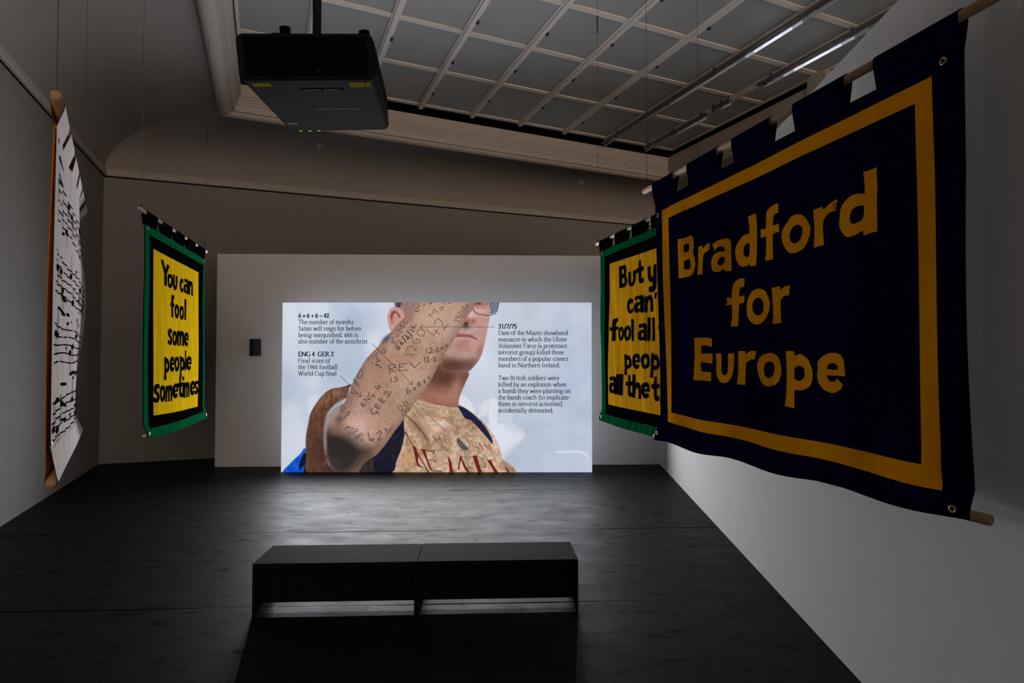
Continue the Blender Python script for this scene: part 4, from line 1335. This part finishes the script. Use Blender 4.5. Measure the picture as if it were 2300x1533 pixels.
tat += [(K2, w, q) for w, q in (
    (12, ((995, 60), (1002, 140))), (11, ((878, 150), (925, 145))), (12, ((815, 115), (805, 215))), (12, ((735, 215), (800, 180))), (11, ((692, 185), (690, 260))), (11, ((625, 230), (632, 290))),
    (16, ((790, 260), (840, 240), (850, 290), (800, 322), (902, 295))), (20, ((790, 370), (912, 440))), (14, ((800, 392), (842, 370))), (14, ((700, 318), (722, 352))),
    (13, ((440, 510), (490, 490), (515, 560), (490, 650), (420, 682), (395, 620), (440, 510))), (13, ((310, 690), (440, 852))), (11, ((330, 690), (372, 800), (398, 838))),
    (15, ((1072, 400), (1095, 580))), (15, ((1060, 400), (1200, 370), (1230, 430), (1100, 470), (1232, 552))), (15, ((1300, 370), (1312, 512))), (14, ((1300, 372), (1462, 355))), (14, ((1302, 432), (1402, 425))), (14, ((1312, 515), (1482, 490))),
    (15, ((1530, 345), (1632, 450), (1762, 310))), (26, ((1768, 455), (1772, 456))), (15, ((1110, 660), (1135, 757))), (14, ((1190, 650), (1262, 650), (1215, 690), (1288, 702), (1240, 747), (1180, 740))), (18, ((1350, 634), (1353, 636))), (18, ((1364, 704), (1368, 706))),
    (17, ((1838, 215), (1850, 312))), (16, ((1885, 232), (1932, 225), (1900, 320), (1962, 320))), (15, ((1975, 280), (2012, 265))), (16, ((2030, 222), (2092, 215), (2040, 302), (2105, 296))),
    (17, ((1490, 880), (1460, 940), (1480, 1002), (1540, 1000), (1562, 940), (1500, 940))), (15, ((1600, 878), (1655, 922))), (15, ((1652, 858), (1612, 932))), (17, ((1740, 740), (1690, 800), (1712, 852), (1766, 830), (1760, 788), (1710, 800))),
    (14, ((1822, 742), (1872, 738))), (14, ((1840, 700), (1850, 780))), (13, ((1940, 620), (1930, 690), (1982, 650))),
    (16, ((470, 1212), (530, 1292), (582, 1220))), (15, ((475, 1220), (512, 1170))), (15, ((502, 1250), (550, 1200))), (16, ((640, 1192), (530, 1122), (680, 1130), (582, 1060))), (15, ((652, 970), (640, 1040), (700, 1080), (752, 1040), (710, 1010))), (15, ((750, 1040), (782, 1092))),
    (16, ((770, 848), (840, 912), (882, 808))), (15, ((820, 830), (912, 872))), (16, ((722, 1320), (690, 1380), (730, 1440), (822, 1420), (800, 1380))), (15, ((820, 1380), (872, 1442))),
    (16, ((770, 1270), (850, 1332), (912, 1270))), (15, ((770, 1270), (822, 1210))), (15, ((818, 1302), (862, 1250))), (16, ((850, 1130), (972, 1212))), (15, ((850, 1130), (910, 1095), (942, 1130), (910, 1172), (1002, 1155))), (16, ((980, 1020), (1000, 950), (1050, 970), (1070, 1062), (1126, 970))),
    (13, ((260, 975), (420, 1010))))]
for c, r_ in (((965, 85), 38), ((1445, 1220), 46), ((1320, 1310), 50), ((1490, 1342), 40), ((1395, 1412), 44)):
    tat.append((K2, 14, ring(c, r_)))
tat += [(K3, w, q) for w, q in ((14, ((1220, 765), (1250, 912), (1342, 880))), (14, ((1290, 860), (1302, 932))), (14, ((1385, 782), (1440, 732), (1470, 762), (1400, 906), (1472, 882))), (12, ((1676, 660), (1575, 800))),
                                (14, ((780, 475), (832, 430))), (14, ((800, 400), (880, 372), (852, 440))), (12, ((660, 510), (722, 482))), (12, ((690, 540), (750, 490))), (10, ((700, 380), (762, 360))))]
for c, r_ in (((1550, 715), 18), ((740, 310), 34), ((800, 690), 30), ((850, 660), 20), ((915, 690), 26), ((1002, 720), 28), ((1090, 802), 28), ((870, 762), 30), ((1010, 850), 30), ((950, 770), 26), ((1110, 900), 30), ((1040, 830), 24)):
    tat.append((K3, 11, ring(c, r_)))
for k, w, q in tat:
    s = k((1, 0))[0][0] - k((0, 0))[0][0]
    stroke(k(*q), w * s + 0.15, INK, 0.80, 1.1)
blob(*K1((60, 1000))[0], 6, 12, (60, 76, 98), 0.7, 0.9)

# chain, pendant, lettering of the shirt
RED = (112, 36, 34)
DK = (66, 44, 40)
for w, q in ((26, ((600, 830), (660, 940))), (10, ((640, 885), (740, 885))), (18, ((710, 815), (770, 965))), (18, ((800, 820), (860, 965))), (9, ((800, 820), (890, 820))), (9, ((830, 885), (900, 882))), (9, ((860, 966), (935, 960)))):
    stroke(K4(*q), w / 8.33 * .8, (120, 66, 50), 0.85)
for w, q in ((14, ((1250, 885), (1300, 1000), (1262, 895))), (16, ((1310, 900), (1365, 1040))), (13, ((1440, 940), (1390, 950), (1400, 1030), (1480, 1065))), (16, ((1470, 960), (1540, 1080))), (8, ((1510, 1010), (1600, 1020))), (16, ((1560, 970), (1640, 1070))), (16, ((1650, 1000), (1700, 1110))), (8, ((1610, 990), (1670, 1000)))):
    stroke(K4(*q), w / 8.33, (120, 70, 54), 0.85)
fill(K4((225, 1020), (290, 1050), (325, 1200), (330, 1330), (400, 1400), (300, 1350), (265, 1200)), RED, 1.2)
fill(K4((390, 1080), (460, 1100), (500, 1250), (560, 1400), (600, 1480), (545, 1440), (480, 1290)), RED, 1.2)
stroke(K4((380, 1082), (470, 1090), (560, 1110), (620, 1100), (612, 1160)), 2.2, DK, 0.9)
stroke(K4((510, 1275), (590, 1265), (650, 1310), (660, 1280)), 1.8, DK, 0.9)
stroke(K4((590, 1470), (690, 1482), (745, 1470), (765, 1500)), 2.0, DK, 0.9)
stroke(K4((250, 1340), (300, 1360), (360, 1400), (430, 1405)), 1.6, DK, 0.8)
fill(K4((885, 1215), (940, 1290), (965, 1420), (985, 1490), (920, 1490), (905, 1380)), RED, 1.2)
stroke(K4((900, 1495), (960, 1475), (1040, 1472)), 1.5, DK, 0.9)
fill(K4((1110, 1190), (1150, 1210), (1110, 1340), (1095, 1450), (1070, 1430), (1090, 1320)), RED, 1.2)
fill(K4((1120, 1200), (1160, 1260), (1220, 1390), (1290, 1500), (1230, 1480), (1160, 1360)), RED, 1.2)
fill(K4((1350, 1205), (1420, 1200), (1470, 1350), (1520, 1505), (1450, 1505), (1400, 1360)), RED, 1.2)
stroke(K4((1340, 1210), (1440, 1200), (1530, 1260), (1600, 1390), (1590, 1415), (1530, 1412)), 1.5, DK, 0.85)
fill(K4((1625, 1285), (1690, 1285), (1740, 1380), (1825, 1510), (1765, 1510), (1690, 1390)), RED, 1.2)
stroke(K4((1600, 1275), (1660, 1285), (1715, 1270)), 1.6, DK, 0.9)
fill(K4((1950, 1395), (2000, 1440), (2035, 1500), (1990, 1480)), RED, 1.2)
stroke(K4((285, 175), (480, 370), (650, 560), (860, 740)), 1.5, (60, 44, 38), 0.7)
stroke(K4((290, 172), (485, 365), (655, 553), (870, 735)), 0.9, (232, 214, 204), 0.9)
stroke(K4((870, 735), (980, 830), (1080, 900)), 0.8, (190, 170, 160), 0.6)
stroke(K4((1055, 285), (1085, 420), (1105, 520), (1140, 700), (1165, 860)), 1.0, (112, 92, 88), 0.85)
stroke(K4((1090, 430), (1110, 530), (1150, 730), (1175, 880)), 0.6, (224, 214, 212), 0.7)
fill(K4((1045, 915), (1085, 870), (1160, 940), (1265, 1040), (1230, 1100), (1150, 1070), (1080, 1000)), (86, 82, 80), 1.2, tex=FINE, amp=60)
stroke(K4((1110, 880), (1180, 890), (1260, 1000), (1250, 1040), (1160, 930), (1110, 885)), 1.0, (216, 216, 220), 0.9)
stroke(K4((1140, 1080), (1195, 1100), (1205, 1180)), 1.6, (104, 100, 100), 0.9)
stroke(K4((1125, 1200), (1225, 1212), (1330, 1205)), 3.2, (122, 118, 118), 0.95)
stroke(K4((1215, 1190), (1250, 1290), (1275, 1410)), 3.4, (122, 118, 118), 0.95)
stroke(K4((1250, 1420), (1330, 1412)), 2.2, (108, 104, 104), 0.95)
stroke(K4((1135, 1195), (1225, 1203), (1320, 1198)), 1.0, (214, 212, 212), 0.8)
stroke(K4((1232, 1230), (1262, 1330), (1280, 1400)), 1.0, (206, 204, 204), 0.8)

img = np.clip(img * 0.965 + (FINE * 2.0)[..., None], 0, 255) / 255.0
lin = np.where(img <= 0.04045, img / 12.92, ((img + 0.055) / 1.055) ** 2.4)

# ------------------------------------------------------------------ the screen
SX0, SX1, SY, SZ1 = -3.434, 1.191, 9.246, 2.525
SW, SH = SX1 - SX0, SZ1
scr = thing('projection_screen', 'wide standing screen showing a man with tattooed forearm between captions', 'screen', (SX0, SY, 0))
gx = np.linspace(0, SW, PWX + 1)
gz = np.linspace(SH, 0.0, PHY + 1)
V = np.zeros(((PHY + 1) * (PWX + 1), 3))
V[:, 0] = np.tile(gx, PHY + 1)
V[:, 2] = np.repeat(gz, PWX + 1)
ii = (np.arange(PHY)[:, None] * (PWX + 1) + np.arange(PWX)[None, :]).ravel()
Fq = np.stack([ii, ii + PWX + 1, ii + PWX + 2, ii + 1], 1)
me = bpy.data.meshes.new('picture')
me.vertices.add(len(V))
me.vertices.foreach_set('co', V.ravel())
me.loops.add(len(Fq) * 4)
me.loops.foreach_set('vertex_index', Fq.ravel())
me.polygons.add(len(Fq))
me.polygons.foreach_set('loop_start', np.arange(len(Fq)) * 4)
me.update()
ca = me.color_attributes.new('picture', 'FLOAT_COLOR', 'POINT')
ca.data.foreach_set('color', np.concatenate([lin.reshape(-1, 3), np.ones((len(V), 1))], 1).ravel())
mp = emit('projected_picture', (1, 1, 1), 1.0)
at_ = mp.node_tree.nodes.new('ShaderNodeAttribute')
at_.attribute_name = 'picture'
mp.node_tree.links.new(at_.outputs['Color'], mp.node_tree.nodes['Emission'].inputs['Color'])
link('picture', me, mp, scr)
# added glowing sheet in place of light passing through the thin screen
M['back'] = emit('screen_back_glow', (0.60, 0.66, 0.78), 0.8)
MB().box(0.004, SW - 0.004, 0.010, 0.014, 0.004, SH - 0.004).build('back_glow_sheet', M['back'], scr)
M['frame'] = mat('thin_white_frame', (0.6, 0.6, 0.62), 0.5, 0.3)
mb = MB()
mb.box(0, SW, 0.003, 0.03, SH - 0.003, SH).box(0, 0.003, 0.003, 0.03, 0, SH).box(SW - 0.003, SW, 0.003, 0.03, 0, SH)
mb.build('frame', M['frame'], scr)
for x in (0.35, SW - 0.35):
    MB().box(x - 0.02, x + 0.02, 0.016, 0.30, 0.0, 0.03).build('foot', M['iron'], scr)

# captions: strokes with a broad pen, heavier on the uprights
def A(cx, cy, rx, ry, a0, a1, n=12):
    return [(cx + rx * math.cos(math.radians(a0 + (a1 - a0) * i / n)), cy + ry * math.sin(math.radians(a0 + (a1 - a0) * i / n))) for i in range(n + 1)]


def S(x, y, l=0.75):
    return [(x - l, y), (x + l, y)]


FT = {
    ' ': (2.5, []),
    'a': (4.9, [[(0.8, 3.6), (1.5, 4.6), (2.7, 4.6), (3.4, 3.8), (3.4, 0.7), (4.4, 0.1)], A(2.05, 1.35, 1.4, 1.35, 20, 340)]),
    'b': (5.5, [[(1.2, 7.4), (1.2, 0)], A(3.0, 2.35, 1.9, 2.35, 0, 360), [(0.3, 7.3), (1.2, 7.4)]]),
    'c': (4.5, [A(2.6, 2.35, 2.0, 2.35, 50, 315)]),
    'd': (5.6, [A(2.5, 2.35, 1.9, 2.35, 0, 360), [(4.4, 7.4), (4.4, 0.1), (5.2, 0.1)], [(3.5, 7.3), (4.4, 7.4)]]),
    'e': (4.8, [A(2.5, 2.35, 1.95, 2.35, 5, 320), [(0.7, 2.5), (4.4, 2.5)]]),
    'f': (3.3, [[(1.3, 0), (1.3, 6), (1.8, 7.2), (3.3, 7.1)], [(0.2, 4.6), (2.8, 4.6)], S(1.3, 0)]),
    'g': (5.1, [A(2.3, 3.0, 1.6, 1.6, 0, 360), [(1.2, 1.6), (0.9, 0.7), (2.5, 0.3), (4.1, -0.2)], A(2.4, -1.1, 1.9, 1.2, 0, 360), [(3.6, 4.2), (4.9, 4.4)]]),
    'h': (5.8, [[(1.2, 7.4), (1.2, 0)], [(1.2, 3.4), (2.3, 4.5), (3.6, 4.5), (4.4, 3.5), (4.4, 0)], S(1.2, 0), S(4.4, 0), [(0.3, 7.3), (1.2, 7.4)]]),
    'i': (2.9, [[(1.4, 4.6), (1.4, 0)], S(1.4, 0), [(0.5, 4.5), (1.4, 4.6)], [(1.4, 6.2), (1.4, 6.8)]]),
    'k': (5.5, [[(1.2, 7.4), (1.2, 0)], [(4.4, 4.6), (1.4, 2.2)], [(2.0, 2.7), (4.8, 0)], S(1.2, 0), [(0.3, 7.3), (1.2, 7.4)]]),
    'l': (2.9, [[(1.4, 7.4), (1.4, 0)], S(1.4, 0), [(0.5, 7.3), (1.4, 7.4)]]),
    'm': (8.8, [[(1.2, 4.6), (1.2, 0)], [(1.2, 3.4), (2.3, 4.5), (3.5, 4.5), (4.3, 3.5), (4.3, 0)], [(4.3, 3.4), (5.4, 4.5), (6.6, 4.5), (7.4, 3.5), (7.4, 0)], S(1.2, 0), S(4.3, 0), S(7.4, 0), [(0.3, 4.5), (1.2, 4.6)]]),
    'n': (5.8, [[(1.2, 4.6), (1.2, 0)], [(1.2, 3.4), (2.3, 4.5), (3.6, 4.5), (4.4, 3.5), (4.4, 0)], S(1.2, 0), S(4.4, 0), [(0.3, 4.5), (1.2, 4.6)]]),
    'o': (5.4, [A(2.7, 2.35, 2.1, 2.35, 0, 360)]),
    'p': (5.7, [[(1.2, 4.6), (1.2, -2.4)], A(3.1, 2.35, 1.9, 2.35, 0, 360), S(1.2, -2.4), [(0.3, 4.5), (1.2, 4.6)]]),
    'q': (5.6, [A(2.5, 2.35, 1.9, 2.35, 0, 360), [(4.4, 4.6), (4.4, -2.4)], S(4.4, -2.4)]),
    'r': (4.0, [[(1.2, 4.6), (1.2, 0)], [(1.2, 3.2), (2.2, 4.4), (3.6, 4.5)], S(1.2, 0), [(0.3, 4.5), (1.2, 4.6)]]),
    's': (4.2, [[(3.4, 3.7), (2.7, 4.6), (1.5, 4.6), (0.8, 3.6), (1.4, 2.8), (2.8, 2.1), (3.5, 1.2), (2.8, 0.1), (1.4, 0.1), (0.6, 1.0)]]),
    't': (3.3, [[(1.4, 5.9), (1.4, 0.9), (2.0, 0.1), (3.1, 0.3)], [(0.3, 4.5), (2.9, 4.5)]]),
    'u': (5.8, [[(1.1, 4.6), (1.1, 1.2), (1.9, 0.1), (3.2, 0.2), (4.3, 1.2)], [(4.3, 4.6), (4.3, 0.1), (5.2, 0.1)], [(0.2, 4.5), (1.1, 4.6)], [(3.4, 4.5), (4.3, 4.6)]]),
    'v': (5.3, [[(0.6, 4.6), (2.7, 0)], [(2.7, 0), (4.7, 4.6)], S(0.6, 4.6, .6), S(4.7, 4.6, .6)]),
    'w': (7.8, [[(0.6, 4.6), (2.4, 0)], [(2.4, 0), (3.9, 4.4)], [(3.9, 4.4), (5.5, 0)], [(5.5, 0), (7.2, 4.6)], S(0.6, 4.6, .6), S(7.2, 4.6, .6)]),
    'x': (5.2, [[(0.7, 4.6), (4.5, 0)], [(4.5, 4.6), (0.7, 0)], S(0.7, 0, .6), S(4.5, 0, .6), S(0.7, 4.6, .6), S(4.5, 4.6, .6)]),
    'y': (5.3, [[(0.6, 4.6), (2.7, 0)], [(4.7, 4.6), (2.7, 0), (1.6, -2.2), (0.6, -2.2)], S(0.6, 4.6, .6), S(4.7, 4.6, .6)]),
    'B': (6.1, [[(1.3, 7), (1.3, 0)], [(0.5, 7), (3.2, 7), (4.5, 6.2), (4.4, 4.5), (3, 3.8), (1.3, 3.7)], [(3, 3.8), (4.9, 3), (5.1, 1.3), (3.8, 0), (0.5, 0)]]),
    'C': (7.0, [A(3.7, 3.5, 3.1, 3.5, 45, 315), [(5.9, 5.0), (5.9, 6.4)]]),
    'D': (7.6, [[(1.3, 7), (1.3, 0)], [(0.5, 7), (3.6, 7)], A(3.6, 3.5, 3.2, 3.5, 90, -90), [(3.6, 0), (0.5, 0)]]),
    'E': (6.0, [[(1.3, 7), (1.3, 0)], [(0.5, 7), (5.0, 7), (5.0, 6.0)], [(1.3, 3.6), (4.3, 3.6)], [(0.5, 0), (5.2, 0), (5.4, 1.2)]]),
    'F': (5.5, [[(1.3, 7), (1.3, 0)], [(0.5, 7), (5.0, 7), (5.0, 6.0)], [(1.3, 3.6), (4.3, 3.6)], S(1.3, 0)]),
    'G': (7.6, [A(3.7, 3.5, 3.1, 3.5, 45, 330), [(6.2, 0.8), (6.2, 3.2)], S(6.0, 3.2)]),
    'I': (3.3, [[(1.6, 7), (1.6, 0)], S(1.6, 0), S(1.6, 7)]),
    'M': (9.2, [[(1.4, 7), (1.2, 0)], [(1.4, 7), (4.6, 0.4)], [(4.6, 0.4), (7.8, 7)], [(7.8, 7), (8.0, 0)], S(1.2, 0), S(8.0, 0), S(1.0, 7, .5), S(8.2, 7, .5)]),
    'N': (8.2, [[(1.3, 7), (1.3, 0)], [(1.3, 7), (6.8, 0)], [(6.8, 7), (6.8, 0)], S(1.3, 0), S(6.8, 7), S(0.9, 7, .5)]),
    'R': (6.7, [[(1.3, 7), (1.3, 0)], [(0.5, 7), (3.3, 7), (4.7, 6.2), (4.6, 4.4), (3, 3.6), (1.3, 3.5)], [(2.9, 3.5), (6.0, 0), (6.6, 0)], S(1.3, 0)]),
    'S': (5.4, [[(4.4, 5.6), (3.6, 7), (2.0, 7), (0.9, 5.8), (1.3, 4.5), (3.8, 3.1), (4.6, 1.8), (3.6, 0), (1.9, 0), (0.7, 1.5)]]),
    'T': (6.2, [[(3.1, 7), (3.1, 0)], [(0.4, 6.0), (0.5, 7), (5.7, 7), (5.8, 6.0)], S(3.1, 0)]),
    'U': (7.8, [[(1.4, 7), (1.4, 2.2), (2.3, 0.4), (3.9, 0), (5.4, 0.4), (6.3, 2.2), (6.3, 7)], S(1.4, 7), S(6.3, 7)]),
    'V': (7.2, [[(0.8, 7), (3.6, 0)], [(3.6, 0), (6.4, 7)], S(0.8, 7), S(6.4, 7)]),
    'W': (10., [[(0.8, 7), (3.0, 0)], [(3.0, 0), (5.0, 6.8)], [(5.0, 6.8), (7.0, 0)], [(7.0, 0), (9.2, 7)], S(0.8, 7), S(9.2, 7)]),
    '1': (5.0, [[(1.2, 6.0), (2.6, 6.9), (2.6, 0)], S(2.6, 0)]),
    '2': (5.0, [[(0.8, 5.4), (1.4, 6.7), (2.9, 6.9), (4.0, 5.8), (3.8, 4.3), (0.6, 0.3), (4.3, 0.3), (4.6, 1.2)]]),
    '3': (5.0, [[(0.8, 6.0), (2.0, 6.9), (3.6, 6.5), (3.7, 4.8), (2.0, 3.7), (3.8, 3.1), (4.2, 1.6), (3.2, 0.2), (1.4, 0), (0.6, 0.8)]]),
    '4': (5.0, [[(3.3, 6.9), (0.4, 2.0), (4.7, 2.0)], [(3.3, 6.9), (3.3, 0)]]),
    '5': (5.0, [[(4.2, 6.9), (1.3, 6.9), (1.0, 3.9), (2.8, 4.3), (4.2, 3.2), (4.0, 1.0), (2.4, 0), (0.7, 0.6)]]),
    '6': (5.0, [[(4.0, 6.9), (2.0, 5.6), (0.8, 3.6), (0.7, 2.2)], A(2.5, 2.1, 1.8, 2.1, 0, 360)]),
    '7': (5.0, [[(0.6, 6.0), (0.7, 6.8), (4.5, 6.8), (2.0, 0)]]),
    '9': (5.0, [[(1.0, 0), (3.0, 1.3), (4.2, 3.3), (4.3, 4.7)], A(2.5, 4.8, 1.8, 2.1, 0, 360)]),
    '.': (2.4, [[(1.2, 0.9), (1.2, 0.0)]]),
    '/': (3.8, [[(3.4, 7.3), (0.4, -0.6)]]),
    '(': (3.3, [[(2.8, 7.4), (1.4, 5.4), (1.0, 2.9), (1.4, 0.4), (2.8, -1.6)]]),
    ')': (3.3, [[(0.5, 7.4), (1.9, 5.4), (2.3, 2.9), (1.9, 0.4), (0.5, -1.6)]]),
    '+': (6.0, [[(3, 5), (3, 0.6)], [(0.8, 2.8), (5.2, 2.8)]]),
    '=': (6.0, [[(0.8, 3.7), (5.2, 3.7)], [(0.8, 1.9), (5.2, 1.9)]]),
    '×': (6.0, [[(1.2, 4.6), (4.8, 1.0)], [(4.8, 4.6), (1.2, 1.0)]]),
}
PXM = SW / PWX                                        # metres per picture unit
M['type'] = emit('caption_ink', (0.018, 0.022, 0.034), 1.0)


def pen(mb, pts, thick, thin, y):
    for (ax, az), (bx, bz) in zip(pts, pts[1:]):
        dx, dz = bx - ax, bz - az
        l = math.hypot(dx, dz) or 1e-6
        w = (thin + (thick - thin) * abs(dz) / l) / 2
        nx_, nz_ = -dz / l * w, dx / l * w
        ex, ez = dx / l * thin * .3, dz / l * thin * .3
        mb.add([(ax - ex + nx_, y, az - ez + nz_), (ax - ex - nx_, y, az - ez - nz_), (bx + ex - nx_, y, bz + ez - nz_), (bx + ex + nx_, y, bz + ez + nz_)], [(0, 1, 2, 3)])


def caption(text, x0, x1, base, bold=False):
    k = 1.42 * PXM                                    # height of one type unit
    total = sum(FT[c][0] for c in text) - 0.8
    sx = (x1 - x0) * PXM / total
    mb = MB()
    cx = (x0 - 631) * PXM - 0.4 * sx
    zb = SH - (base - 680) * PXM * 0.9995
    th, tn = (1.6, 0.85) if bold else (1.02, 0.55)
    for c in text:
        adv, strokes = FT[c]
        for st in strokes:
            pen(mb, [(cx + px * sx, zb + pz_ * k) for px, pz_ in st], th * k, tn * k, -0.004)
        cx += adv * sx
    mb.build('caption_line', M['type'], scr)['kind'] = 'stuff'


for a_ in (('6 × 6 + 6 = 42', 667.8, 736, 714.4, True), ('The number of months', 667.8, 792.2, 728.7), ('Satan will reign for before', 667.8, 808.7, 743.3), ('being vanquished. 666 is', 667.8, 801.9, 758.0),
           ('also number of the antichrist.', 667.8, 826.2, 772.4), ('ENG 4  GER 2', 667.8, 747, 801.3, True), ('Final score of', 667.8, 739.3, 816.1), ('the 1966 football', 667.8, 756.5, 830.4), ('World Cup final', 667.8, 754.1, 844.8),
           ('31/7/75', 1119.5, 1160.5, 738.6, True), ('Date of the Miami showband', 1119.5, 1276.1, 753.2), ('massacre in which the Ulster', 1119.5, 1274.5, 767.9), ('Volunteer Force (a protestant', 1119.5, 1274.5, 782.5),
           ('terrorist group) killed three', 1119.5, 1266.7, 797.1), ('members of a popular covers', 1119.5, 1276.6, 811.7), ('band in Northern Ireland.', 1119.5, 1258.4, 826.2), ('Two British soldiers were', 1119.5, 1256.3, 854.9),
           ('killed by an explosion when', 1119.5, 1272, 869.5), ('a bomb they were planting on', 1119.5, 1281.8, 884.1), ('the bands coach (to implicate', 1119.5, 1277.1, 898.7), ('them in terrorist activities)', 1119.5, 1263, 913.3), ('accidentally detonated.', 1119.5, 1243.2, 927.8)):
    caption(*a_)
M['arrow'] = emit('arrow_ink', (0.03, 0.012, 0.014), 1.0)
for p, q in (((1110, 735.2), (942.5, 735.2)), ((833.5, 771.8), (925.2, 864.5)), ((762.2, 844.8), (809.7, 891.8))):
    mb = MB()

    def pp(a_):
        return ((a_[0] - 631) * PXM, SH - (a_[1] - 680) * PXM)
    pen(mb, [pp(p), pp(q)], 1.0 * PXM, 1.0 * PXM, -0.005)
    an = math.atan2(q[1] - p[1], q[0] - p[0])
    for s in (-0.75, 0.75):
        pen(mb, [pp(q), pp((q[0] - 9 * math.cos(an + s), q[1] - 9 * math.sin(an + s)))], 1.1 * PXM, 1.1 * PXM, -0.005)
    mb.build('pointer_arrow', M['arrow'], scr)
